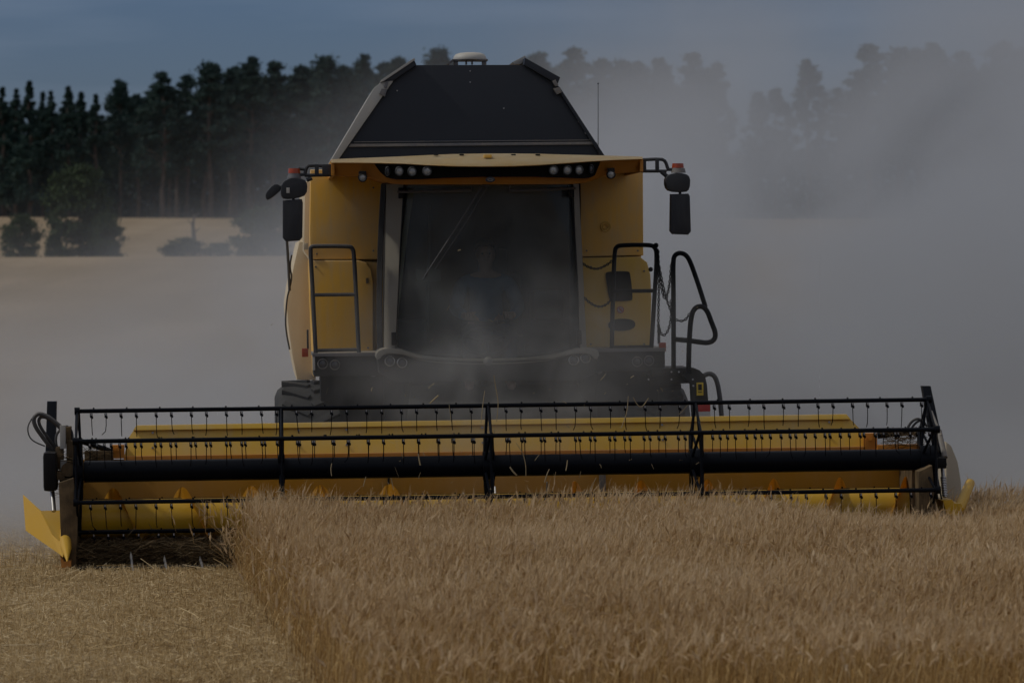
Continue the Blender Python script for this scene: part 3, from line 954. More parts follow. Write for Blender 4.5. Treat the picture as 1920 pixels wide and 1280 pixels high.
YB = [329, 332, 335, 341, 344, 346, 345, 342, 336, 330, 325, 322]
def visor(b):
    xs = np.unique(np.concatenate([np.linspace(622, 1205, 60), [703, 720, 1105, 1124]]))
    rows = [[], [], []]
    for x in xs:
        yl, yb, f = interp(x, XLOW, YLOW) + 1, interp(x, XB, YB), yfront(x) + .05
        rows[0].append(P(x, yl, f)); rows[1].append(P(x, yb, f + .08))
        q = P(x, yb, f + .08); rows[2].append(Vector((q.x, 4.0, q.z + .03)))
    vr = loft(b, rows)
    for k in (0, -1):
        pass
    bmesh.ops.solidify(b, geom=b.faces[:], thickness=.015)
vs = part("roof_visor", "visor", visor, None, None, 40)
for x0, x1 in ((621, 627), (1200, 1206)):
    def sidecap(b):
        xm = (x0 + x1) / 2
        prism(b, [(x0, interp(xm, XLOW, YLOW)), (x1, interp(xm, XLOW, YLOW)), (x1, interp(xm, XB, YB)), (x0, interp(xm, XB, YB))], 2.28, 4.0, .004)
    part("visor_end", "visor", sidecap, vs)
def lightpanel(b):
    top = [(x, interp(x, XLOW, YLOW) + 1.5) for x in np.linspace(702, 1126, 40)]
    XP = [702, 712, 722, 740, 790, 830, 905, 1000, 1050, 1100, 1114, 1120, 1126]
    YP = [308, 322, 332, 337, 336.5, 334, 332, 332, 333.5, 335, 331, 322, 304]
    rows = [[], [], []]
    for x, y in top:
        yb = max(y + .5, interp(x, XP, YP)); f = yfront(x)
        rows[0].append(P(x, y, f + .035)); rows[1].append(P(x, (y + yb) / 2, f + .055)); rows[2].append(P(x, yb, f + .06))
    loft(b, rows)
    bmesh.ops.solidify(b, geom=b.faces[:], thickness=.012)
lpn = part("light_panel", "black", lightpanel, vs)
for cx, cy, sq in ((727, 321, .55), (749, 321, .9), (773, 321.5, .95), (801, 321, 1), (1038, 319, 1), (1064, 319, .95), (1086, 319, .9), (1109, 317, .55)):
    o = round_light(cx, cy, 9.3, yfront(cx) + .015, "lens" if sq > .6 else "darklens", "plastic", rf, sq)
for cx, cy in ((680, 333), (1146, 327)):
    round_light(cx, cy, 8.5, yfront(cx) - .03, "lens", "black", rf)
    pb("lamp_bracket", "black", (cx - 7, cy - 12, cx + 7, cy - 4), yfront(cx) - .02, yfront(cx) + .1, .008, rf)
def badge(b):
    c = P(919.5, 337, yfront(919) + .05); s = sc(1.8)
    rows = [[c + Vector((math.cos(t) * 9 * s * rr, dy, math.sin(t) * 5.2 * s * rr)) for t in np.linspace(0, 2 * math.pi, 25)] for rr, dy in ((1, .03), (1, 0), (.85, -.006), (.02, -.008))]
    loft(b, rows); bmesh.ops.remove_doubles(b, verts=b.verts[:], dist=1e-5)
bd = part("badge", "plastic", badge, vs)
def leafmark(b):
    c = P(919.5, 337, yfront(919) + .038); s = sc(1.8)
    for k, dz in ((-1, 0), (1, 0)):
        tube(b, [c + Vector((k * 6 * s, 0, 1.5 * s)), c + Vector((k * 3 * s, 0, -1.5 * s)), c + Vector((0, 0, -2.6 * s))], [.002, .005, .002], 5)
    tube(b, [c + Vector((-4 * s, 0, 2.2 * s)), c + Vector((0, 0, 1 * s)), c + Vector((4 * s, 0, 2.2 * s))], [.002, .004, .002], 5)
part("badge_mark", "grey", leafmark, bd)

GL = lambda v: 757 - 16 * v           # glass edges from top (v=0) to bottom (v=1)
GR = lambda v: 1074 + 14 * v
def gpoint(u, v, off=0.0):
    x = GL(v) + (GR(v) - GL(v)) * u
    ybot = 656 + 14 * math.sin(math.pi * u) ** .8
    y = 346 + (ybot - 346) * v
    d = 2.42 - 0.34 * math.sin(math.pi * u) + 0.06 * v
    return P(x, y, d + off)
def wind(b):
    loft(b, [[gpoint(u, v) for u in np.linspace(0, 1, 25)] for v in np.linspace(0, 1, 13)])
part("windscreen", "glass", wind, None, None, 60)
def pillarL(b):
    rows = []
    for v in np.linspace(0, 1, 9):
        y = 345 + (662 - 345) * v; g = GL(v)
        xl = 724 - 5 * v
        rows.append([P(xl, y, 2.62), P(xl + 1, y, 2.50), P(g - 1, y, 2.40), P(g + 1.5, y, 2.46)])
    loft(b, rows); bmesh.ops.solidify(b, geom=b.faces[:], thickness=-.02)
part("cab_pillar", "pillar", pillarL, None, "wide cream pillar in the sun", 50)
def pillarL2(b):
    rows = []
    for v in np.linspace(0, 1, 9):
        y = 345 + (662 - 345) * v; xl = 714 - 7 * v - 4 * math.sin(math.pi * v)
        rows.append([P(xl, y, 2.75), P(xl + 1, y, 2.6), P(xl + 10, y, 2.58), P(xl + 11, y, 2.7)])
    loft(b, rows); bmesh.ops.solidify(b, geom=b.faces[:], thickness=-.015)
part("door_frame", "rail", pillarL2)
def pillarR(b):
    rows = []
    for v in np.linspace(0, 1, 9):
        y = 345 + (660 - 345) * v; g = GR(v)
        rows.append([P(g - 1.5, y, 2.46), P(g + 1, y, 2.40), P(g + 9, y, 2.5), P(g + 12, y, 2.7), P(g + 11, y, 2.9)])
    loft(b, rows); bmesh.ops.solidify(b, geom=b.faces[:], thickness=-.02)
part("cab_pillar", "pillar", pillarR, None, "narrow grey pillar in shade", 50)
def seal(b):
    ptube(b, [(758, 346, 2.40), (752, 450, 2.40), (746, 560, 2.41), (740, 655, 2.44)], 1.8, 0)
    pbox(b, 734, 623, 744, 647, 2.36, 2.42, .004)
part("hinge_rod", "black", seal)
def sealR(b):
    ptube(b, [(1071, 358, 2.40), (1078, 450, 2.40), (1084, 560, 2.41), (1088, 655, 2.44)], 1.8, 0)
    pbox(b, 1082, 620, 1091, 645, 2.36, 2.42, .004)
part("hinge_rod", "black", sealR)
pb("visor_hinge", "black", (747, 352, 756, 372), 2.33, 2.42, .004)
pb("visor_hinge", "black", (1068, 350, 1077, 370), 2.33, 2.42, .004)
part("grab_bar", "rail", lambda b: ptube(b, [(746, 360, 2.3), (800, 359, 2.15), (884, 357, 2.05), (884, 348, 2.05)], 2.4, 0))
part("grab_bar", "rail", lambda b: ptube(b, [(955, 348, 2.05), (955, 358, 2.05), (1020, 356, 2.12), (1078, 353, 2.3)], 2.4, 0))
def wiper(b):
    ptube(b, [(908, 342, 1.98), (860, 420, 2.0), (796, 518, 2.03)], 1.7, 0, 6)
    ptube(b, [(918, 344, 1.97), (872, 420, 2.0), (815, 505, 2.03)], 1.2, 0, 6)
    ptube(b, [(803, 500, 2.04), (800, 516, 2.04), (793, 524, 2.05)], 1.6, 0, 6)
    cyl(b, P(913, 344, 1.95), P(913, 344, 2.1), .03, n=12)
part("wiper", "rail", wiper)
def trim(b):
    top = [(706, 668), (706, 661), (713, 655), (728, 653.5), (745, 654), (765, 660), (790, 668), (830, 673), (915, 675.5), (1000, 672), (1045, 665), (1075, 654.5), (1100, 653), (1115, 655), (1121, 662), (1121, 668)]
    pts = [(x, y, 2.34 + .18 * abs((x - 913) / 208) ** 2) for x, y in top]
    ptube(b, pts, 2.8, 2, 8)
    ptube(b, [(x, y + 7, d + .02) for x, y, d in pts[2:-2]], 1.4, 2, 6)
tr = part("bumper_trim", "lip", trim)
lipL = [(706, 674), (704.5, 664), (711, 656), (726, 652.5), (745, 653.5), (768, 660), (796, 669), (850, 675), (850, 677.5), (796, 673.5), (766, 667), (745, 663), (728, 662.5), (717, 666), (712, 673)]
pp("bumper_lip", "lip", lipL, 2.36, 2.6, .008, 1, tr)
pp("bumper_lip", "lip", [(1826.5 - x, y - .6 * (1 if x < 800 else 2)) for x, y in lipL], 2.36, 2.6, .008, 1, tr)
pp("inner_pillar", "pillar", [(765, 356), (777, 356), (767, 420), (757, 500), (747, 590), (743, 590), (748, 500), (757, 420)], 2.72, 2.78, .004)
def cabbase(b):
    poly = [(707, 667), (716, 658), (745, 657), (790, 671), (915, 677), (1040, 668), (1080, 657), (1112, 657), (1120, 666), (1118, 700), (1090, 712), (740, 716), (712, 700)]
    prism(b, poly, 2.45, 3.9, .01)
cb = part("cab_base", "chassis", cabbase)
for x, y in ((731, 677), (754, 680), (1076, 675), (1098, 671)):
    round_light(x, y, 9.8, 2.40, "darklens", "chrome", cb)
part("base_knob", "grey", lambda b: (sphere(b, P(915, 677, 2.32), 9 * sc(2.3), 14)), tr)
for x, y, r in ((700, 701, 5.5), (806, 703, 9), (1124, 695, 6)):
    part("bolt_cap", "grey", lambda b: cyl(b, P(x, y, 2.98), P(x, y, 2.98) + Vector((0, .1, 0)), r * sc(3), n=16))
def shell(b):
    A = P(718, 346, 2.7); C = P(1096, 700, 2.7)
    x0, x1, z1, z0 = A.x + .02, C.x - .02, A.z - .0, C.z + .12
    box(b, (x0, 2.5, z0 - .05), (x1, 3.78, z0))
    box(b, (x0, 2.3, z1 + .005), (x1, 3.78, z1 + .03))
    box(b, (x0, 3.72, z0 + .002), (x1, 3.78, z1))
    box(b, (x0, 2.66, z0 + .002), (x0 + .03, 3.715, z1)); box(b, (x1 - .03, 2.66, z0 + .002), (x1, 3.715, z1))  # solid side walls instead of door glass, to keep light out
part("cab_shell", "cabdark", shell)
def seat(b):
    pbox(b, 862, 629, 985, 668, 3.1, 3.55, .05); 
    pbox(b, 868, 512, 980, 644, 3.5, 3.66, .05)
    pbox(b, 895, 467, 952, 512, 3.52, 3.62, .03)
part("seat", "seatcloth", seat)
def swheel(b):
    c = P(910, 640, 2.72); r = .19
    ax = Vector((0, -.55, .83)); u = Vector((1, 0, 0)); v = ax.cross(u).normalized()
    tube(b, [c + (u * math.cos(t) + v * math.sin(t)) * r for t in np.linspace(0, 2 * math.pi, 28, endpoint=False)], .014, 8, True)
    for t in (.4, 2.7, 4.7): tube(b, [c, c + (u * math.cos(t) + v * math.sin(t)) * r], .011, 6)
    tube(b, [c, c - ax * .5], .03, 10)
part("steering_wheel", "plastic", swheel)
def console(b):
    pbox(b, 1000, 545, 1058, 600, 2.9, 3.5, .03)
    pbox(b, 780, 505, 826, 527, 2.8, 2.86, .01); ptube(b, [(806, 384, 2.85), (803, 500, 2.85), (800, 632, 2.85)], 3, 0)
    pbox(b, 745, 600, 800, 655, 2.75, 3.1, .02)
part("console", "plastic", console)

# --- rails, ladder, chains
def railL(b):
    ptube(b, [(592, 662, 2.98), (587, 560, 2.98), (582, 470, 2.98), (583, 463, 2.98), (592, 461.5, 2.98), (650, 461.5, 2.98), (661, 464, 2.98), (664, 478, 2.98), (668, 560, 2.98), (673, 664, 2.98)], 4.0, 3)
    ptube(b, [(586, 553, 2.98), (666, 552, 2.98)], 3.4, 0)
    ptube(b, [(592, 657, 2.98), (670, 655, 2.98)], 3.2, 0)
part("guard_rail", "rail", railL, None, "plain rail with one middle bar, left of the cab")
def railR(b):
    ptube(b, [(1147, 658, 2.98), (1149, 560, 2.98), (1152, 476, 2.98), (1155, 462, 2.98), (1168, 459.5, 2.98), (1215, 459, 2.98), (1228, 462, 2.98), (1232, 478, 2.98), (1227, 560, 2.98), (1221, 656, 2.98)], 4.2, 3)
    ptube(b, [(1150, 546, 2.98), (1228, 545, 2.98)], 3.6, 0)
    ptube(b, [(1148, 651, 2.98), (1222, 650, 2.98)], 3.4, 0)
    sphere(b, P(1230, 460, 2.96), .022, 12); sphere(b, P(1220, 505, 2.96), .02, 12)
part("guard_rail", "reel", railR, None, "black rail carrying the chains, right of the cab")
def ladderrail(b):
    ptube(b, [(1263, 690, 2.8), (1263, 560, 2.8), (1262, 490, 2.8), (1265, 478, 2.8), (1275, 473.5, 2.8), (1287, 478, 2.8), (1295, 492, 2.8), (1310, 535, 2.8), (1323, 576, 2.8)], 4.5, 2)
    ptube(b, [(1291, 700, 2.75), (1292, 640, 2.75), (1296, 590, 2.75), (1304, 576, 2.75), (1316, 573.5, 2.75), (1326, 582, 2.75), (1334, 604, 2.75), (1342, 624, 2.75), (1340, 637, 2.75), (1328, 643, 2.75), (1310, 641, 2.75), (1290, 638, 2.75), (1265, 636, 2.8)], 4.8, 2)
part("ladder_rail", "reel", ladderrail)
def chainpts(pts, sag_n=24):
    return chaikin([P(*p) for p in pts], 3)
def chain(b, pts, ll=.030, r=.0042):
    # resample to link pitch
    cum = [0]
    for a, c in zip(pts, pts[1:]): cum.append(cum[-1] + (c - a).length)
    n = max(2, int(cum[-1] / (ll * .72)))
    def at(s):
        for i in range(len(pts) - 1):
            if s <= cum[i + 1]:
                t = (s - cum[i]) / max(1e-9, cum[i + 1] - cum[i]); return pts[i].lerp(pts[i + 1], t)
        return pts[-1]
    for i in range(n):
        s = cum[-1] * (i + .5) / n
        p = at(s); d = (at(min(cum[-1], s + .01)) - at(max(0, s - .01))).normalized()
        side = d.cross(Vector((0, 1, 0))).normalized(); up = d.cross(side)
        w = side if i % 2 == 0 else (side * .35 + up * .94)
        ring = [p + d * math.cos(t) * ll * .5 + w * math.sin(t) * ll * .28 for t in np.linspace(0, 2 * math.pi, 8, endpoint=False)]
        tube(b, ring, r, 4, True)
for pts in ([(1083, 482, 2.7), (1096, 498, 2.75), (1118, 506, 2.85), (1138, 497, 2.95), (1151, 486, 2.98)],
            [(1085, 545, 2.7), (1100, 564, 2.75), (1122, 577, 2.85), (1140, 570, 2.95), (1149, 556, 2.98)],
            [(1233, 468, 2.96), (1237, 520, 2.94), (1246, 568, 2.9), (1255, 540, 2.85), (1259, 492, 2.8)],
            [(1234, 470, 2.96), (1236, 540, 2.94), (1234, 590, 2.94), (1235, 628, 2.94)],
            [(1236, 500, 2.94), (1246, 550, 2.9), (1260, 590, 2.85), (1268, 601, 2.8), (1284, 602, 2.76), (1293, 588, 2.75)],
            [(1236, 615, 2.94), (1242, 632, 2.9), (1254, 620, 2.85), (1259, 590, 2.82), (1258, 563, 2.8)]):
    part("chain", "reel", lambda b: chain(b, chainpts(pts)))
def ladder(b):
    pbox(b, 1222, 690, 1296, 704, 2.85, 3.6, .01)
    prism(b, [(1215, 702), (1290, 698), (1296, 718), (1218, 722)], 3.0, 3.5, .006)
    prism(b, [(1280, 704), (1288, 692), (1300, 689), (1312, 694), (1322, 704), (1326, 722), (1331, 790), (1300, 790), (1296, 720)], 2.78, 2.95, .01)
lad = part("ladder", "chassis", ladder)
pb("sticker", "sticker", (1306, 717, 1319, 741), 2.770, 2.785, .001, lad)
pb("sticker_print", "black", (1309, 720, 1316, 731), 2.766, 2.772, .0005, lad)
pb("sticker_print", "black", (1309, 734, 1316, 735.5), 2.766, 2.772, .0005, lad)
pb("marker_board", "red", (1305, 756, 1332, 771), 2.745, 2.775, .003, lad)
pb("marker_board", "white", (1305, 771.5, 1332, 786), 2.745, 2.775, .003, lad)
part("ladder_rail", "rail", lambda b: ptube(b, [(1318, 705, 2.8), (1330, 699, 2.8), (1342, 706, 2.8), (1349, 735, 2.8), (1354, 790, 2.8)], 4.6, 2))
def lbolts(b):
    for x, y in ((1259, 697), (1273, 697), (1299, 711), (1300, 723), (1259, 711), (1216, 711)):
        cyl(b, P(x, y, 2.76), P(x, y, 2.9), .008, n=8)
part("ladder_bolts", "steel", lbolts, lad)

# --- mirrors and beacons
def mirrors(side):
    L = side < 0
    d = 2.35
    if L:
        part("mirror_arm", "plastic", lambda b: (ptube(b, [(622, 312, d), (590, 310, d), (575, 311, d), (571, 330, d)], 3.4, 1), ptube(b, [(622, 328, d), (571, 329, d)], 3.2, 0),
             pbox(b, 590, 308, 598, 330, d - .02, d + .02, .005), pbox(b, 604, 308, 624, 328, d - .02, d + .05, .008), ptube(b, [(573, 318, d), (560, 316, d)], 3, 0), ptube(b, [(573, 327, d), (560, 328, d)], 3, 0)))
        bc = part("beacon", "amber", lambda b: (cyl(b, P(551.5, 325, d), P(551.5, 316, d), 11.5 * sc(d), 10.5 * sc(d), 20)))
        part("beacon_base", "grey", lambda b: cyl(b, P(551.5, 334, d), P(551.5, 325.5, d), 13 * sc(d), 11 * sc(d), 20), bc)
        hs_ = [(531, 340), (545, 333), (570, 335), (577, 345), (575, 365), (560, 371), (532, 374), (526, 366), (527, 350)]
        pp("mirror", "plastic", hs_, d - .06, d + .12, .02, 1, None, "squat upper mirror housing left")
        pp("mirror", "plastic", [(498, 362), (512, 346), (522, 345), (528, 352), (524, 360), (503, 376), (498, 372)], d - .02, d + .1, .012, 1, None, "small tilted mirror left")
        pb("mirror_label", "white", (537, 352, 543, 362), d - .066, d - .058, .001)
        part("mirror_arm", "plastic", lambda b: (ptube(b, [(524, 352, d), (532, 347, d)], 3, 0), ptube(b, [(550, 370, d), (550, 378, d)], 2.6, 0), ptube(b, [(575, 338, d), (585, 334, d)], 4, 0)))
        m = pp("mirror", "plastic", [(530, 376), (566, 373), (568, 380), (567, 445), (562, 451), (536, 453), (530, 446)], d - .05, d + .08, .02, 0, None, "long lower mirror left")
        pb("mirror_glass", "mirror", (534, 382, 563, 444), d + .081, d + .085, .001, m)
    else:
        part("mirror_arm", "plastic", lambda b: (ptube(b, [(1202, 300, d), (1240, 298, d), (1248, 303, d), (1252, 316, d)], 3.2, 1), ptube(b, [(1202, 321, d), (1250, 321, d)], 3, 0),
             pbox(b, 1229, 299, 1236, 321, d - .02, d + .02, .004), pbox(b, 1202, 302, 1212, 322, d - .02, d + .04, .006), ptube(b, [(1240, 322, d), (1252, 332, d)], 4, 0), ptube(b, [(1250, 318, d), (1262, 318, d)], 3, 0)))
        bc = part("beacon", "amber", lambda b: (cyl(b, P(1271, 315, d), P(1271, 306.5, d), 11.5 * sc(d), 10.5 * sc(d), 20)))
        part("beacon_base", "grey", lambda b: cyl(b, P(1272, 324, d), P(1272, 315.5, d), 14 * sc(d), 12 * sc(d), 20), bc)
        pp("mirror", "plastic", [(1248, 331), (1262, 324), (1285, 325), (1295, 332), (1294, 354), (1286, 361), (1256, 359), (1248, 350)], d - .06, d + .12, .02, 1, None, "squat upper mirror housing right")
        part("mirror_arm", "plastic", lambda b: ptube(b, [(1275, 358, d), (1275, 366, d)], 2.6, 0))
        m = pp("mirror", "plastic", [(1258, 364), (1291, 363), (1294, 368), (1296, 434), (1291, 440), (1262, 439), (1257, 433)], d - .05, d + .08, .02, 0, None, "long lower mirror right")
        pb("mirror_glass", "mirror", (1262, 370, 1291, 432), d + .081, d + .085, .001, m)
mirrors(-1); mirrors(1)

# ------------------------------------------------------------------ the driver
def skin_mesh(name, verts, edges, radii, root=0, sub=2):
    me = bpy.data.meshes.new(name); me.from_pydata([tuple(v) for v in verts], edges, [])
    o = bpy.data.objects.new(name + "_tmp", me); COL.objects.link(o)
    sm = o.modifiers.new("skin", 'SKIN')
    for i, r in enumerate(radii):
        sv = me.skin_vertices[0].data[i]; sv.radius = (r, r) if not hasattr(r, '__len__') else r
        sv.use_root = (i == root)
    sm.use_smooth_shade = True
    ss = o.modifiers.new("sub", 'SUBSURF'); ss.levels = sub; ss.render_levels = sub
    dg = bpy.context.evaluated_depsgraph_get()
    out = bpy.data.meshes.new_from_object(o.evaluated_get(dg))
    out.name = name
    bpy.data.objects.remove(o); bpy.data.meshes.remove(me)
    return out

def driver():
    base = P(912, 634, 3.35)          # pelvis, in the combine frame
    person = empty("person")
    person.matrix_world = CM @ Matrix.Translation(base)
    tag(person, "driver in a light blue shirt sitting behind the dusty windscreen", "person")
    V, E, RD = [], [], []
    def add(p, r, par=None):
        V.append(Vector(p)); RD.append(r)
        if par is not None: E.append((par, len(V) - 1))
        return len(V) - 1
    pel = add((0, 0, 0.06), (.15, .11))
    ab = add((0, .02, .22), (.14, .10), pel)
    ch = add((0, .03, .40), (.165, .105), ab)
    up = add((0, .02, .50), (.11, .08), ch)
    nk = add((0, -.005, .57), .055, up)
    n2 = add((0, -.02, .63), .058, nk)
    hd = add((0, -.015, .71), (.076, .088), n2)
    tp = add((0, -.005, .79), (.062, .075), hd)
    add((0, -.115, .685), (.016, .012), hd)         # nose
    for s in (-1, 1):
        add((s * .084, .0, .70), (.014, .022), hd)   # ears
        sh = add((s * .20, .02, .47), .058, up)
        el = add((s * .27, -.13, .25), .046, sh)
        wr = add((s * .185, -.40, .185), .029, el)
        pm = add((s * .165, -.47, .20), (.036, .022), wr)
        for j in range(4):
            f0 = add((s * (.135 + .022 * j), -.53, .225 - .004 * j), .0095, pm)
            f1 = add((s * (.135 + .022 * j), -.56 + .004 * j, .20), .0088, f0)
            add((s * (.136 + .021 * j), -.54, .17), .008, f1)
        t0 = add((s * .13, -.475, .215), .011, pm)
        add((s * .115, -.51, .225), .0095, t0)
        hip = add((s * .10, -.04, .03), .085, pel)
        kn = add((s * .17, -.42, .06), .064, hip)
        an = add((s * .17, -.50, -.36), .042, kn)
        add((s * .18, -.63, -.40), .038, an)
    me = skin_mesh("body", V, E, RD, 0)
    me.materials.append(M['skin'])
    body_ = link(bpy.data.objects.new("body", me), person)
    # clothing a little outside the body
    V, E, RD = [], [], []
    a0 = add((0, 0, 0.03), (.165, .125)); a1 = add((0, .02, .22), (.158, .117), a0); a2 = add((0, .03, .40), (.182, .122), a1)
    a3 = add((0, .02, .49), (.13, .098), a2); add((0, .0, .545), (.072, .07), a3)
    for s in (-1, 1):
        sh = add((s * .20, .02, .47), .076, a3); el = add((s * .27, -.13, .25), .062, sh); add((s * .195, -.36, .19), .043, el)
    me = skin_mesh("shirt", V, E, RD, 0); me.materials.append(M['shirt'])
    link(bpy.data.objects.new("shirt", me), person)
    V, E, RD = [], [], []
    p0 = add((0, 0, 0.04), (.168, .128))
    for s in (-1, 1):
        hip = add((s * .10, -.04, .03), .1, p0); kn = add((s * .17, -.42, .06), .078, hip); add((s * .17, -.50, -.32), .058, kn)
    me = skin_mesh("trousers", V, E, RD, 0); me.materials.append(M['trousers'])
    link(bpy.data.objects.new("trousers", me), person)
    b = BM()
    sphere(b, Vector((0, .008, .755)), (.092, .108, .085), 20)
    for v in list(b.verts):
        if v.co.y < -.03 and v.co.z < .775 or v.co.z < .70: b.verts.remove(v)
    bmesh.ops.solidify(b, geom=b.faces[:], thickness=.008)
    obj("hair", b, M['hair'], person)
    for s in (-1, 1):
        b = BM(); sphere(b, Vector((s * .031, -.092, .715)), .010, 10); obj("eye", b, M['grey'], person)
    b = BM(); tube(b, [(-.025, -.098, .648), (0, -.104, .645), (.025, -.098, .648)], .005, 6); obj("mouth", b, M['skin'], person)
driver()
# ------------------------------------------------------------------ crop, stubble and straw
def frame_vecs(ang):
    return np.stack([np.cos(ang), np.sin(ang), np.zeros_like(ang)], -1)

def ribbons(base, path, width, wdir):
    """base (N,3); path (N,K,3) offsets; width (N,K) half widths; wdir (N,3) -> verts, quads"""
    N, K, _ = path.shape
    c = base[:, None, :] + path
    off = wdir[:, None, :] * width[:, :, None]
    V = np.stack([c - off, c + off], 2).reshape(N * K * 2, 3)
    i0 = (np.arange(N) * K * 2)[:, None]
    k = np.arange(K - 1)[None, :] * 2
    q = np.stack([i0 + k, i0 + k + 1, i0 + k + 3, i0 + k + 2], -1).reshape(-1, 4)
    return V, q

def merge2(parts):
    Vs, Qs, Ms, n = [], [], [], 0
    for V, q, m in parts:
        Vs.append(V); Qs.append(q + n); Ms.append(np.broadcast_to(m, len(q))); n += len(V)
    return np.concatenate(Vs), np.concatenate(Qs), np.concatenate(Ms)

def merge(parts):
    Vs, Qs, n = [], [], 0
    for V, q in parts:
        Vs.append(V); Qs.append(q + n); n += len(V)
    return np.concatenate(Vs), np.concatenate(Qs)

EDGE0 = Vector((-2.12, 0.0)); EDGE_K = -0.105       # standing crop's cut edge: x = -2.19 + k*y

def edge_x(y): return EDGE0.x + EDGE_K * y

def barley(x, y, rng, hmul=1.0, fine=1.0):
    N = len(x)
    z = ground_z(x, y)
    patch = 0.035 * np.sin(x * 1.9 + 0.6 * y) + 0.03 * np.sin(y * 1.3 - x * .7 + 2) + .02 * np.sin(x * 5.1 + y * 3.7)
    h = (0.455 + patch + rng.normal(0, .035, N)) * hmul
    tall = rng.random(N) < .03
    h = h + tall * rng.uniform(.03, .09, N)
    base = np.stack([x, y, z], -1)
    la = rng.normal(0.2, 1.1, N); lean_ = np.abs(rng.normal(0.045, .035, N)) * (1 + 2.5 * (rng.random(N) < .06))
    near = np.exp(-np.clip(x - edge_x(y), 0, 9) / .14)
    flop = (rng.random(N) < .14 * near)
    la = np.where(flop, rng.normal(3.5, .7, N), la); lean_ = lean_ + flop * rng.uniform(.05, .25, N)
    ld = frame_vecs(la)
    up = np.array([0, 0, 1.0])
    wd = frame_vecs(rng.uniform(0, np.pi, N))
    # stem
    ts = np.array([0, .35, .7, .92])
    path = ld[:, None, :] * (lean_[:, None] * ts ** 2 * h[:, None] * 3.0)[:, :, None] + up * (ts * h[:, None])[:, :, None]
    # nodding neck and head
    ha = la + rng.normal(0, .7, N); hd = frame_vecs(ha)
    nod = np.where(rng.random(N) < .16, rng.uniform(1.5, 2.6, N), np.clip(np.abs(rng.normal(.5, .35, N)), .05, 1.5))
    neck_l = .05
    p3 = path[:, 3]
    d1 = up * np.cos(nod * .35)[:, None] + hd * np.sin(nod * .35)[:, None]
    p4 = p3 + d1 * neck_l
    path = np.concatenate([path, p4[:, None]], 1)
    sw = .0017 * fine * np.array([1.1, 1.0, .9, .75, .6])
    V1 = ribbons(base, path, np.repeat(sw[None], N, 0) * rng.uniform(.8, 1.25, N)[:, None], wd)
    # head: two crossed diamonds
    hl = rng.uniform(.048, .078, N)
    d2 = up * np.cos(nod * .8)[:, None] + hd * np.sin(nod * .8)[:, None]
    d3 = up * np.cos(nod * 1.15)[:, None] + hd * np.sin(nod * 1.15)[:, None]
    hp = np.stack([p4, p4 + d2 * (hl * .4)[:, None], p4 + d2 * (hl * .4)[:, None] + d3 * (hl * .6)[:, None]], 1)
    hw = np.array([.0026, .0072, .0024]) * fine
    side = np.cross(d2, up) + 1e-4; side /= np.linalg.norm(side, axis=1, keepdims=True)
    nrm = np.cross(d2, side)
    V2 = ribbons(base, hp, np.repeat(hw[None], N, 0), side)
    V3 = ribbons(base, hp, np.repeat(hw[None] * .8, N, 0), nrm)
    parts = [(*V1, 1), (*V2, 0), (*V3, 0)]
    # awns
    tip = hp[:, 2]; mid = hp[:, 1]
    for k in range(4):
        src = mid if k < 2 else tip
        jit = rng.normal(0, .20, (N, 3))
        d = d3 + jit; d /= np.linalg.norm(d, axis=1, keepdims=True)
        al = rng.uniform(.045, .085, N)
        sag = np.zeros((N, 3)); sag[:, 2] = -.014
        ap = np.stack([src, src + d * (al * .6)[:, None], src + d * al[:, None] + sag], 1)
        parts.append((*ribbons(base, ap, np.repeat(np.array([[.0009, .0008, .0003]]) * fine, N, 0), side if k % 2 else nrm), 0))
    # a dry leaf on some stems
    lf = rng.random(N) < .55
    nl = lf.sum()
    lz = rng.uniform(.25, .75, nl)
    b0 = path[lf][:, 0] * 0 + up * (h[lf] * lz)[:, None] + ld[lf] * (lean_[lf] * lz ** 2 * h[lf] * 3)[:, None]
    ad = frame_vecs(rng.uniform(0, 6.28, nl)); ll = rng.uniform(.06, .16, nl)
    lp_ = np.stack([b0, b0 + ad * (ll * .45)[:, None] + up * (ll * .35)[:, None], b0 + ad * ll[:, None] - up * (ll * rng.uniform(-.1, .6, nl))[:, None]], 1)
    parts.append((*ribbons(base[lf], lp_, np.repeat(np.array([[.0018, .0030, .0008]]) * fine, nl, 0), np.cross(ad, up)), 1))
    return merge2(parts)

def scatter(x0, x1, y0, y1, dens, rng):
    n = int((x1 - x0) * (y1 - y0) * dens)
    return rng.uniform(x0, x1, n), rng.uniform(y0, y1, n)

def header_front(x):
    """world y of the knife line across the header"""
    return x * math.tan(YAW) + 0.05

HX0, HX1 = P(140, 1060, 0).x, P(1790, 960, 0.1).x
HXW1 = (CM @ P(1795, 960, .1)).x

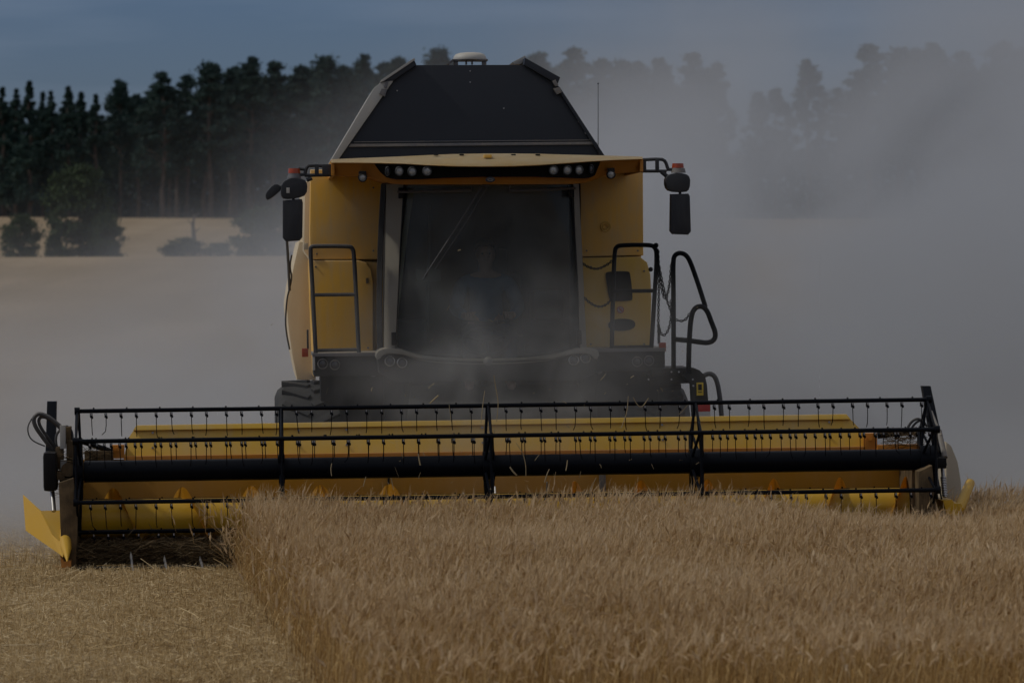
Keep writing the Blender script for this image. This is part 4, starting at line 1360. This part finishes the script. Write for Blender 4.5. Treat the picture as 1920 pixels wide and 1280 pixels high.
def standing():
    rng = np.random.default_rng(5)
    parts = []
    zones = [(-3.0, 5.2, -14.2, -8, 420, 1.1), (-3.2, 5.6, -8, -2.5, 520, 1.0), (-3.2, 6.2, -2.5, .6, 640, .95), (3.4, 12, .6, 3.4, 380, 1.0), (5.2, 10, -12, .6, 120, 1.1), (-2.6, -1.5, -5, .25, 300, .95)]
    for x0, x1, y0, y1, d, fine in zones:
        x, y = scatter(x0, x1, y0, y1, d, rng)
        ex = edge_x(y) + .03 * np.sin(y * 5) + .02 * np.sin(y * 13 + 1) + rng.normal(0, .018, len(x))
        k = x > ex
        front = -13.15 + .10 * np.sin(x * 2.3) + .05 * np.sin(x * 7) - .05 * x
        k &= y > front + rng.normal(0, .06, len(x))
        k &= (y > -11.6) | (rng.random(len(x)) < .5)
        hf = header_front(x)
        k &= ~((x < HXW1 - .05) & (y > hf - .02))
        x, y = x[k], y[k]
        # the crop thins and shortens a little towards the right end of the header
        hm = 1.0 - .25 * smooth01((x - 1.8) / 1.0) * smooth01((4.1 - x) / .5) * smooth01((y + 4.5) / 4.0)
        hm = hm * (1 - .2 * smooth01((x - 3.5) / .6) * smooth01((y + 1.5) / 2.0))
        parts.append(barley(x, y, rng, hm, fine))
    V, q, mi = merge2(parts)
    o = bpy.data.objects.new("barley_crop", fastmesh("barley_crop", V, q, None, M['barley'], False, mi, (M['stem'],))); link(o)
    tag(o, "standing ripe barley in front of the header, waiting to be cut", "crop", kind="stuff")
    return len(q)
NB = standing()

def stubble():
    rng = np.random.default_rng(9)
    parts = []
    zones = [(-4.2, -.6, -14.5, -6, 1500), (-4.6, -1.2, -6, .3, 1800), (-6.0, -2.0, .3, 5, 420), (-9, -3.0, 5, 16, 90), (2.5, 12, 3.4, 12, 50)]
    for x0, x1, y0, y1, d in zones:
        x, y = scatter(x0, x1, y0, y1, d, rng)
        # drill rows
        u = x - EDGE_K * y
        u = np.round(u / .125) * .125 + rng.normal(0, .022, len(x))
        x = np.where(rng.random(len(x)) < .7, u + EDGE_K * y, x)
        k = x < edge_x(y) + .10
        if x0 > 0: k = np.ones(len(x), bool)
        x, y = x[k], y[k]; N = len(x); n2 = int(N * .95)
        base = np.stack([x, y, ground_z(x, y)], -1)
        h = rng.uniform(.03, .078, N); a = rng.uniform(0, 6.28, N); ln = np.abs(rng.normal(.2, .25, N))
        top = frame_vecs(a) * (h * ln)[:, None] + np.array([0, 0, 1.0]) * h[:, None]
        path = np.stack([top * 0, top * .5, top], 1)
        w = np.repeat(np.array([[.0018, .0017, .0016]]), N, 0) * rng.uniform(.8, 1.4, N)[:, None]
        parts.append(ribbons(base, path, w, frame_vecs(rng.uniform(0, 3.14, N))))
        if y1 <= .3:
            n3 = int((x1 - x0) * (y1 - y0) * 7)
            x, y = rng.uniform(x0, x1, n3), rng.uniform(y0, y1, n3)
            k = x < edge_x(y) + .25; x, y = x[k], y[k]; n3 = len(x)
            L = rng.uniform(.12, .34, n3); a = rng.uniform(0, 6.28, n3); tl = rng.normal(.1, .35, n3)
            d_ = frame_vecs(a) * np.cos(tl)[:, None] + np.array([0, 0, 1.0]) * np.sin(tl)[:, None]
            b3 = np.stack([x, y, ground_z(x, y) + rng.uniform(.03, .10, n3)], -1)
            bend = frame_vecs(a + 1.57) * (L * rng.normal(0, .06, n3))[:, None]
            path = np.stack([-d_ * (L / 2)[:, None], bend, d_ * (L / 2)[:, None]], 1)
            wd = np.cross(d_, rng.normal(0, 1, (n3, 3))); wd /= np.linalg.norm(wd, axis=1, keepdims=True)
            parts.append(ribbons(b3, path, np.full((n3, 3), .0026), wd))
        # loose chopped straw lying between and on the stems
        x, y = rng.uniform(x0, x1, n2), rng.uniform(y0, y1, n2)
        k = (x < edge_x(y) + .05) if x0 < 0 else np.ones(n2, bool)
        x, y = x[k], y[k]; N = len(x)
        L = rng.gamma(2.0, .022, N) + .015; L = np.minimum(L, .32)
        a = rng.uniform(0, 6.28, N); tl = rng.normal(0, .30, N)
        d_ = frame_vecs(a) * np.cos(tl)[:, None] + np.array([0, 0, 1.0]) * np.sin(tl)[:, None]
        base = np.stack([x, y, ground_z(x, y) + rng.uniform(.006, .055, N)], -1)
        bend = frame_vecs(a + 1.57) * (L * rng.normal(0, .08, N))[:, None]
        path = np.stack([-d_ * (L / 2)[:, None], bend, d_ * (L / 2)[:, None]], 1)
        w = np.repeat(np.array([[.0015, .0018, .0013]]), N, 0) * rng.uniform(.7, 1.5, N)[:, None]
        wd = np.cross(d_, rng.normal(0, 1, (N, 3))); wd /= np.linalg.norm(wd, axis=1, keepdims=True)
        parts.append(ribbons(base, path, w, wd))
    V, q = merge(parts)
    o = bpy.data.objects.new("stubble", fastmesh("stubble", V, q, None, M['stubble'])); link(o)
    tag(o, "short pale stubble and chopped straw on the cut strip", "stubble", kind="stuff")
stubble()

def straw_pile(name, label, boxes, n, mat, seed, Lr=(.08, .3)):
    rng = np.random.default_rng(seed)
    parts = []
    for (p0, p1, cnt) in boxes:           # corners in the combine frame
        c = rng.uniform(0, 1, (cnt, 3)); lo = np.array(p0); hi = np.array(p1)
        b = lo + (hi - lo) * c
        L = rng.uniform(*Lr, cnt); a = rng.normal(0, .45, cnt) + np.where(rng.random(cnt) < .5, 0, np.pi); tl = rng.normal(0, .35, cnt)
        d_ = frame_vecs(a) * np.cos(tl)[:, None] + np.array([0, 0, 1.0]) * np.sin(tl)[:, None]
        path = np.stack([-d_ * (L / 2)[:, None], rng.normal(0, .012, (cnt, 3)), d_ * (L / 2)[:, None]], 1)
        wd = np.cross(d_, rng.normal(0, 1, (cnt, 3))); wd /= np.linalg.norm(wd, axis=1, keepdims=True)
        parts.append(ribbons(b, path, np.full((cnt, 3), .0021), wd))
    V, q = merge(parts)
    V = np.asarray(V) @ np.array(CM.to_3x3()).T + np.array(CM.translation)
    o = bpy.data.objects.new(name, fastmesh(name, V, q, None, M[mat])); link(o)
    tag(o, label, "straw", kind="stuff")
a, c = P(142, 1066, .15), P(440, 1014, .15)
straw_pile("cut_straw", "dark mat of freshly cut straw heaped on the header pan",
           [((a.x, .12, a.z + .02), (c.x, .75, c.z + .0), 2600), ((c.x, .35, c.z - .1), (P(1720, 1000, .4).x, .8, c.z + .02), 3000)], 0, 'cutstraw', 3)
a, c = P(1652, 840, .9), P(1728, 806, .9)
b0, b1 = P(158, 862, .9), P(200, 842, .9)
e0, e1 = P(112, 930, .4), P(146, 850, .4)
straw_pile("caught_straw", "brown straw wisps caught on the ends of the header",
           [((a.x + .05, .8, a.z), (c.x, 1.1, c.z), 160), ((b0.x, .8, b0.z), (b1.x, 1.1, b1.z), 70), ((e0.x, .3, e0.z), (e1.x, .6, e1.z), 160)], 0, 'cutstraw', 4, (.05, .16))

# single stalks thrown up by the reel
def stalk(pts, r, label, yl=.0):
    b = bmesh.new()
    q = chaikin([CM @ P(x, y, yl) for x, y in pts], 2)
    n = len(q); tube(b, q, [.72 * r * (.8 + .4 * math.sin(i / n * 3)) for i in range(n)], 5)
    o = obj("straw_stalk", b, M['flystraw'])
    tag(o, label, "straw stalk", "straw stalks thrown up by the reel")
stalk([(926, 703), (930, 730), (935, 755), (931, 790)], .0042, "long upright straw stalk above the middle of the top reel bar", -.2)
stalk([(909, 732), (905, 760), (902, 792)], .0036, "short upright straw stalk just left of the tallest one", -.2)
stalk([(1178, 742), (1176, 772), (1165, 802)], .0038, "curved straw stalk hanging over the top bar right of centre", -.2)
stalk([(1187, 744), (1194, 758), (1203, 765), (1216, 746)], .0042, "V shaped straw stalk lying on the top reel bar", -.1)
stalk([(806, 756), (812, 750), (822, 741)], .008, "thick blurred chaff scrap flying over the top bar", -.15)
stalk([(622, 868), (620, 880), (622, 892)], .004, "tiny straw sliver crossing the black reel tube near its left third", -.3)
stalk([(784, 850), (786, 862), (788, 872)], .006, "broad straw scrap crossing the top of the black tube", -.3)
stalk([(968, 830), (980, 848), (986, 870), (986, 892)], .0036, "bent straw stalk falling past the black tube right of centre", -.3)
stalk([(1064, 862), (1063, 872), (1061, 882)], .005, "pale straw sliver on the black tube, third from the right", -.3)
stalk([(1030, 879), (1025, 890), (1021, 904)], .0046, "slanted straw scrap leaving the lower edge of the black tube", -.3)
stalk([(956, 875), (962, 884), (969, 891)], .008, "fuzzy barley ear flying before the black tube", -.3)
stalk([(686, 893), (681, 912)], .0034, "thin straw stalk below the tube on the left of the middle", -.2)
stalk([(733, 895), (738, 918)], .0034, "thin straw stalk below the tube beside the wall rib", -.2)
stalk([(842, 758), (846, 790)], .003, "faint straw stalk before the yellow back sheet", .3)
stalk([(1118, 895), (1108, 915), (1102, 925)], .0034, "straw stalk before the grey wall rib", -.2)
stalk([(858, 470), (864, 468)], .005, "bright chaff speck before the windscreen", 1.5)

def chaff():
    rng = np.random.default_rng(21)
    parts = []
    n = 420
    px = rng.uniform(500, 1500, n); py = rng.uniform(560, 930, n) 
    w = np.exp(-((px - 1000) / 260) ** 2) * np.exp(-((py - 840) / 110) ** 2)
    k = rng.random(n) < w + .04
    P_ = np.array([list(CM @ P(x, y, rng.uniform(-.4, 1.2))) for x, y in zip(px[k], py[k])])
    N = len(P_); L = rng.gamma(1.6, .018, N) + .008
    d_ = rng.normal(0, 1, (N, 3)); d_ /= np.linalg.norm(d_, axis=1, keepdims=True)
    path = np.stack([-d_ * (L / 2)[:, None], rng.normal(0, .003, (N, 3)), d_ * (L / 2)[:, None]], 1)
    wd = np.cross(d_, rng.normal(0, 1, (N, 3))); wd /= np.linalg.norm(wd, axis=1, keepdims=True)
    V, q = ribbons(P_, path, np.full((N, 3), .0022), wd)
    o = bpy.data.objects.new("chaff", fastmesh("chaff", V, q, None, M['flystraw'])); link(o)
    tag(o, "fine chaff floating round the middle of the reel", "chaff", kind="stuff")
chaff()

# ------------------------------------------------------------------ trees
def leaf_quads(cent, size, rng, flat=0.0):
    N = len(cent)
    a = rng.normal(0, 1, (N, 3)); a /= np.linalg.norm(a, axis=1, keepdims=True)
    b = np.cross(a, rng.normal(0, 1, (N, 3))); b /= np.linalg.norm(b, axis=1, keepdims=True)
    s = (size * rng.uniform(.6, 1.4, N))[:, None]
    V = np.stack([cent - a * s - b * s * .5, cent + a * s * .3 - b * s * .7, cent + a * s + b * s * .5, cent - a * s * .2 + b * s * .8], 1).reshape(-1, 3)
    return V, np.arange(N * 4).reshape(N, 4)

def pine_meshes(seed, H, style):
    rng = np.random.default_rng(seed)
    clumps = []
    if style == 'pine':                    # bare lower trunk, irregular spreading crown
        n = 84
        for i in range(n):
            t = rng.uniform(.36, 1.0); z = t * H
            rad = H * .15 * (math.sin(min(1, (1.03 - t) / .48) * 1.57)) * rng.uniform(.3, 1.3)
            a = rng.uniform(0, 6.28)
            clumps.append((rad * math.cos(a), rad * math.sin(a), z, H * rng.uniform(.014, .046)))
        clumps.append((0, 0, H * .985, H * .016)); clumps.append((rng.normal(0, .15), 0, H * .95, H * .028))
        per, leaf = 105, .10
    elif style == 'spruce':
        n = 80
        for i in range(n):
            t = rng.uniform(.14, .985) ** .9; z = t * H
            rad = H * .21 * (1.0 - t) * rng.uniform(.45, 1.3)
            a = rng.uniform(0, 6.28)
            clumps.append((rad * math.cos(a), rad * math.sin(a), z - rad * .3, H * (.009 + .05 * (1 - t))))
        clumps.append((0, 0, H * .985, H * .006)); clumps.append((0, 0, H * .965, H * .009)); clumps.append((0, 0, H * .94, H * .013))
        per, leaf = 100, .12
    else:                                  # broad-leaved, dense to the ground
        n = 95
        for i in range(n):
            t = rng.uniform(.10, .97); z = t * H
            rad = H * .42 * math.sqrt(max(0, 1 - ((t - .45) / .56) ** 2)) * rng.uniform(.1, 1.0) ** .6
            a = rng.uniform(0, 6.28)
            clumps.append((rad * math.cos(a), rad * math.sin(a), z, H * rng.uniform(.06, .13)))
        per, leaf = 110, .020 * H
    cs = []
    for cx, cy, cz, r in clumps:
        p = rng.normal(0, .52, (per, 3)) * np.array([1.25, 1.25, .62]) * r
        cs.append(p + np.array([cx, cy, cz]))
    cs = np.concatenate(cs)
    V, q = leaf_quads(cs, np.full(len(cs), leaf if style != 'broad' else leaf), rng)
    crown = fastmesh("crown", V, q, None, M['needle' if style != 'broad' else 'leaf'])
    b = bmesh.new()
    wob = rng.normal(0, .012 * H, (6, 2)); wob[0] = 0
    tp = [Vector((wob[i][0], wob[i][1], H * t)) for i, t in enumerate((0, .2, .42, .62, .8, .96))]
    r0 = H * (.015 if style != 'broad' else .022)
    tube(b, tp, [r0 * 1.25, r0, r0 * .85, r0 * .62, r0 * .4, r0 * .1], 8)
    for cx, cy, cz, r in clumps[::3]:
        zt = max(.05 * H, cz - .4 * math.hypot(cx, cy)); t = zt / H
        k = np.interp(t, [0, .2, .42, .62, .8, .96], range(6)); i = min(4, int(k)); s = tp[i].lerp(tp[i + 1], k - i)
        tube(b, [s, s.lerp(Vector((cx, cy, cz)), .55) + Vector((0, 0, .02 * H)), Vector((cx, cy, cz))], [r0 * .35, r0 * .22, r0 * .06], 5)
    me = bpy.data.meshes.new("trunk"); b.to_mesh(me); b.free(); me.materials.append(M['bark'])
    for p in me.polygons: p.use_smooth = True
    return crown, me

KINDS = {}
for nm, st, seeds in (('pine', 'pine', (1, 2, 3, 4, 5)), ('spruce', 'spruce', (11, 12, 13)), ('broad', 'broad', (21, 22, 23))):
    KINDS[nm] = [pine_meshes(s, 10.0, st) for s in seeds]

NAMES = {'pine': 'pine_tree', 'spruce': 'spruce_tree', 'broad': 'leafy_tree'}
def tree(kind, var, x, y, z, H, wide, label, group, rot):
    root = empty(NAMES[kind], (x, y, z))
    root.empty_display_size = 1
    tag(root, label, "tree", group)
    crown, trunk = KINDS[kind][var % len(KINDS[kind])]
    k = H / 10.0
    for nm, me in (("crown", crown), ("trunk", trunk)):
        o = bpy.data.objects.new(nm, me); link(o, root)
        o.scale = (k * wide, k * wide, k); o.rotation_euler = (0, 0, rot)
    return root

def tree_px(kind, var, px, ytop, dist, wide, label, group="trees of the wood edge"):
    top = W(px, ytop, dist)
    z = float(ground_z(top.x, top.y)) - .3
    return tree(kind, var, top.x, top.y, z, top.z - z, wide, label, group, random.uniform(0, 6.28))

SKY = [  # kind, px, top y, distance, width, label
    ('spruce', 5, 163, 468, .9, "narrow dark spruce at the photo's left edge, above the small bush"),
    ('spruce', 30, 166, 476, .85, "dark spruce second from the photo's left edge"),
    ('spruce', 55, 151, 466, .9, "pointed dark spruce third from the photo's left edge"),
    ('spruce', 80, 172, 478, .8, "short dark spruce between two taller pointed ones near the left edge"),
    ('spruce', 96, 170, 470, .8, "slim dark spruce just right of the pointed third one"),
    ('spruce', 128, 161, 466, .9, "pointed dark spruce above the round leafy tree's left side"),
    ('spruce', 152, 172, 474, .9, "dark spruce right above the round leafy tree"),
    ('spruce', 180, 176, 468, .9, "low dark spruce above the round leafy tree's right side"),
    ('pine', 224, 154, 470, .75, "pine with a small tufted top standing clear of the low wood"),
    ('pine', 258, 180, 478, .8, "pale thin pine sunk between the tufted pine and the tall layered one"),
    ('pine', 305, 138, 466, .95, "tall layered pine, first high one from the left"),
    ('pine', 350, 143, 472, .8, "narrow pine between two high dark pines"),
    ('pine', 395, 124, 466, 1.05, "broad dark pine, highest of the left group before the dust"),
    ('pine', 440, 130, 474, 1.0, "rounded pine above the first drifting dust"),
    ('pine', 470, 112, 468, .95, "pine with a thin spike at its top"),
    ('pine', 512, 119, 472, 1.0, "broad pine right of the spiked one"),
    ('pine', 565, 126, 476, 1.0, "greyish pine half way to the harvester"),
    ('pine', 612, 112, 468, 1.05, "wide pine over the left cab mirror"),
    ('pine', 645, 128, 478, .9, "low hazy pine left of the grain tank cover"),
    ('pine', 682, 107, 468, .8, "conical hazy pine beside the grain tank cover"),
    ('pine', 720, 121, 476, 1.0, "faint pine touching the grain tank's sunny corner"),
    ('pine', 748, 111, 470, .9, "faint pine behind the folded sunny cover"),
    ('pine', 825, 98, 470, 1.0, "faint pine showing just left of the white dome"),
    ('pine', 1010, 104, 472, 1.0, "faint pine just right of the grain tank's top"),
    ('pine', 1040, 132, 478, .9, "small faint pine behind the shaded tank cover"),
    ('pine', 1076, 93, 468, 1.05, "tall rounded pine right of the grain tank"),
    ('pine', 1130, 114, 474, 1.0, "hazy pine behind the radio antenna"),
    ('pine', 1168, 120, 472, 1.0, "hazy pine right of the radio antenna"),
    ('pine', 1195, 121, 478, .95, "hazy pine with sky gaps, second from the antenna"),
    ('pine', 1238, 114, 470, 1.0, "flat topped hazy pine over the right mirror arm"),
    ('pine', 1302, 103, 470, 1.0, "pointed hazy pine over the right beacon"),
    ('pine', 1345, 121, 476, .7, "thin hazy pine at the gap's left side"),
    ('pine', 1420, 178, 480, .8, "very faint low pine inside the gap, left one"),
    ('pine', 1455, 170, 482, .8, "very faint low pine inside the gap, right one"),
    ('pine', 1515, 116, 470, .85, "lone faint pine between the gap and the tall right group"),
    ('pine', 1572, 168, 480, .8, "low faint pine beside the lone one"),
    ('pine', 1632, 87, 466, .95, "tall faint pine with a square top, first of the right group"),
    ('pine', 1690, 97, 474, 1.05, "faint pine beside the square topped one"),
    ('pine', 1722, 98, 470, 1.0, "faint pine in the middle of the right group"),
    ('pine', 1752, 86, 468, 1.0, "faint spiked pine, highest of the right group's middle"),
    ('pine', 1805, 100, 474, 1.05, "broad faint pine closing the right group"),
    ('pine', 1882, 82, 466, .95, "faint tall pine near the photo's right edge"),
    ('pine', 1918, 96, 472, 1.0, "faint pine cut by the photo's right edge"),
]
for i, (k, px, yt, d, w, lab) in enumerate(SKY):
    tree_px(k, i, px, yt, d, w, lab)
# trees that stand in the wood behind, nothing tells them apart
for i in range(66):
    px = -60 + i * 31 + random.uniform(-14, 14)
    if 1360 < px < 1600 or (px > 1060 and i % 2): continue
    yt = np.interp(px, [0, 200, 300, 450, 700, 1000, 1300, 1600, 1700, 1920], [185, 190, 170, 145, 135, 125, 135, 150, 115, 115]) + random.uniform(0, 22)
    tree_px('spruce' if px < 230 and i % 3 else 'pine', i + 2, px, yt, random.uniform(488, 520), random.uniform(.9, 1.2),
            "dark conifer deep in the wood, behind the front row of crowns", "conifers deep in the wood")

def woodland():
    rng = np.random.default_rng(31)
    N = 56000
    px = np.concatenate([rng.uniform(-100, 1080, int(N * .8)), rng.uniform(1350, 2000, N - int(N * .8))])
    px = np.concatenate([px, rng.uniform(-1100, -80, 16000), rng.uniform(1990, 3000, 16000)]); N = len(px)
    x = (px - 960) / F * 505
    y = rng.uniform(466, 500, N)
    gz = ground_z(x, y)
    hm = np.interp(px, [-1100, -300, 0, 200, 420, 700, 1000, 1080, 1340, 1360, 1600, 2000, 2100, 3000], [15, 14, 10.8, 10.2, 9.6, 10, 9.5, 6, 6, 7.5, 8.5, 10, 14, 15]) * (1 + .18 * np.sin(px * .09) * np.sin(px * .023))
    z = gz + rng.uniform(0, 1, N) ** 1.25 * hm
    V, q = leaf_quads(np.stack([x, y, z], -1), np.full(N, .30), rng)
    o = bpy.data.objects.new("woodland", fastmesh("woodland", V, q, None, M['wood'])); link(o)
    tag(o, "dark undergrowth filling the wood below the crowns", "woodland", kind="stuff")
woodland()

# bushes and the leafy tree in the hollow before the far field
def bush_px(kind, var, px, ytop, ybase, dist, wide, label):
    top, bs = W(px, ytop, dist), W(px, ybase, dist)
    z = bs.z
    return tree(kind, var, top.x, top.y, z, top.z - z, wide, label, None, random.uniform(0, 6.28))
bush_px('broad', 0, 148, 312, 505, 205, .74, "big round leafy tree standing alone before the far field")
bush_px('broad', 1, 200, 398, 500, 203, .70, "leafy bush leaning on the big round tree's right foot")
bush_px('broad', 2, 38, 402, 500, 201, .85, "small dark bush near the photo's left edge")
bush_px('broad', 1, 100, 438, 500, 204, .6, "low bush between the small bush and the big round tree")
bush_px('broad', 2, 345, 446, 500, 206, 1.7, "low wide bush half lost in dust on the ridge")
bush_px('broad', 0, 412, 456, 500, 206, 1.5, "faint low bush right of the wide one on the ridge")
bush_px('broad', 1, 490, 385, 505, 210, 1.0, "dust veiled leafy tree left of the harvester")
def snag():
    b = bmesh.new()
    a, c = W(361, 490, 207), W(364, 402, 207)
    tube(b, [a, a.lerp(c, .4) + Vector((.05, 0, 0)), a.lerp(c, .75) - Vector((.04, 0, 0)), c], [.13, .11, .08, .03], 8)
    for t, dx in ((.6, .35), (.75, -.3), (.9, .22)):
        s = a.lerp(c, t); tube(b, [s, s + Vector((dx, 0, .3))], [.04, .015], 6)
    o = obj("dead_tree", b, M['deadwood']); tag(o, "thin bare dead trunk above the low wide bush", "tree")
snag()

# ------------------------------------------------------------------ dust
def dust_volume(name, label, lo, hi, build, col):
    b = bmesh.new(); box(b, lo, hi)
    me = bpy.data.meshes.new(name); b.to_mesh(me); b.free()
    m = bpy.data.materials.new(name); m.use_nodes = True
    n, l = m.node_tree.nodes, m.node_tree.links
    n.clear()
    out = n.new("ShaderNodeOutputMaterial"); pv = n.new("ShaderNodeVolumePrincipled")
    pv.inputs["Color"].default_value = (*col, 1)
    pv.inputs["Anisotropy"].default_value = 0.25
    tc = n.new("ShaderNodeTexCoord")
    sep = n.new("ShaderNodeSeparateXYZ"); l.new(tc.outputs["Object"], sep.inputs[0])
    l.new(build(n, l, tc.outputs["Object"], sep), pv.inputs["Density"])
    l.new(pv.outputs[0], out.inputs["Volume"])
    me.materials.append(m)
    o = bpy.data.objects.new(name, me); link(o); tag(o, label, "dust", kind="stuff")
    return o

def nz(n, l, src, scale, detail, mapping=None, dist=0.0):
    t = n.new("ShaderNodeTexNoise"); t.inputs["Scale"].default_value = scale; t.inputs["Detail"].default_value = detail
    t.inputs["Distortion"].default_value = dist
    if mapping:
        mp = n.new("ShaderNodeMapping"); mp.inputs["Scale"].default_value = mapping; l.new(src, mp.inputs["Vector"]); src = mp.outputs["Vector"]
    l.new(src, t.inputs["Vector"]); return t.outputs[0]

def smoothn(n, l, v, a, b, lo=0.0, hi=1.0):
    r = n.new("ShaderNodeMapRange"); r.interpolation_type = 'SMOOTHSTEP'
    l.new(v, r.inputs["Value"])
    for k, x in zip(("From Min", "From Max", "To Min", "To Max"), (a, b, lo, hi)): r.inputs[k].default_value = x
    return r.outputs["Result"]

def big_dust(n, l, co, sep):
    MA = lambda op, a, b=None, c=False: math_node(n, l, op, a, b, c)
    X, Y, Z = sep.outputs
    n1 = MA('SUBTRACT', nz(n, l, co, .20, 3.5, (1, .3, 1.15), .6), .5)
    n2 = nz(n, l, co, .42, 3.5, (1, .12, 1), .6)
    Xw = MA('ADD', X, MA('MULTIPLY', n1, 9.0))
    # top of the cloud: rises from the left towards the middle, then level
    ztop = n.new("ShaderNodeMapRange"); l.new(Xw, ztop.inputs["Value"])
    for k, v in zip(("From Min", "From Max", "To Min", "To Max"), (-9.0, 0.0, 1.7, 5.1)): ztop.inputs[k].default_value = v
    Zw = MA('ADD', Z, MA('MULTIPLY', n1, 5.0))
    d = MA('SUBTRACT', ztop.outputs["Result"], Zw)
    body = smoothn(n, l, d, -0.4, 2.1)
    side = smoothn(n, l, Xw, -7.0, 3.5, 0.09, 0.9)
    low = smoothn(n, l, Z, 0.2, 3.2, 0.55, 0.0)          # ground-hugging layer everywhere
    lowx = smoothn(n, l, Xw, -9.0, 0.0, 0.22, 1.2)
    dens = MA('ADD', MA('MULTIPLY', body, side), MA('MULTIPLY', low, lowx))
    tex = smoothn(n, l, n2, .30, .70, .15, 1.9)
    veil = MA('MULTIPLY', smoothn(n, l, Z, 8.5, 4.5), smoothn(n, l, Xw, -1.5, 5.0, 0.0, .48))
    dens = MA('ADD', dens, veil)
    dens = MA('MULTIPLY', dens, tex)
    dens = MA('MULTIPLY', dens, smoothn(n, l, Y, 4.0, 12.0))
    dens = MA('MULTIPLY', dens, smoothn(n, l, Y, 46.0, 34.0))
    kick = MA('MULTIPLY', smoothn(n, l, MA('ADD', Z, MA('MULTIPLY', n1, 1.2)), 1.2, 0.0), smoothn(n, l, Y, 1.0, 2.8))
    dens = MA('ADD', dens, MA('MULTIPLY', MA('MULTIPLY', kick, smoothn(n, l, Y, 16.0, 8.0)), 3.6))
    return MA('MULTIPLY', dens, 0.095)
dust_volume("dust_cloud", "broad grey brown cloud of harvest dust drifting behind the machine", (-30, .9, -.4), (34, 46, 10.5), big_dust, (0.762, 0.785, 0.825))

def near_dust(n, l, co, sep):
    MA = lambda op, a, b=None, c=False: math_node(n, l, op, a, b, c)
    X, Y, Z = sep.outputs
    v = n.new("ShaderNodeVectorMath"); v.operation = 'LENGTH'
    mp = n.new("ShaderNodeMapping")
    mp.inputs["Location"].default_value = (-.06 / 2.3, -1.45 / .9, -1.38 / 1.3)
    mp.inputs["Scale"].default_value = (1 / 2.3, 1 / .9, 1 / 1.3)
    l.new(co, mp.inputs["Vector"]); l.new(mp.outputs["Vector"], v.inputs[0])
    fall = smoothn(n, l, v.outputs["Value"], 1.0, .15)
    t = smoothn(n, l, nz(n, l, co, 1.7, 3.0, None, .5), .36, .68, .1, 1.7)
    return MA('MULTIPLY', MA('MULTIPLY', fall, t), 0.42)
dust_volume("dust_puff", "thin dust billowing between the header and the windscreen", (-2.3, .5, .05), (2.4, 2.36, 2.75), near_dust, (0.90, 0.885, 0.86))
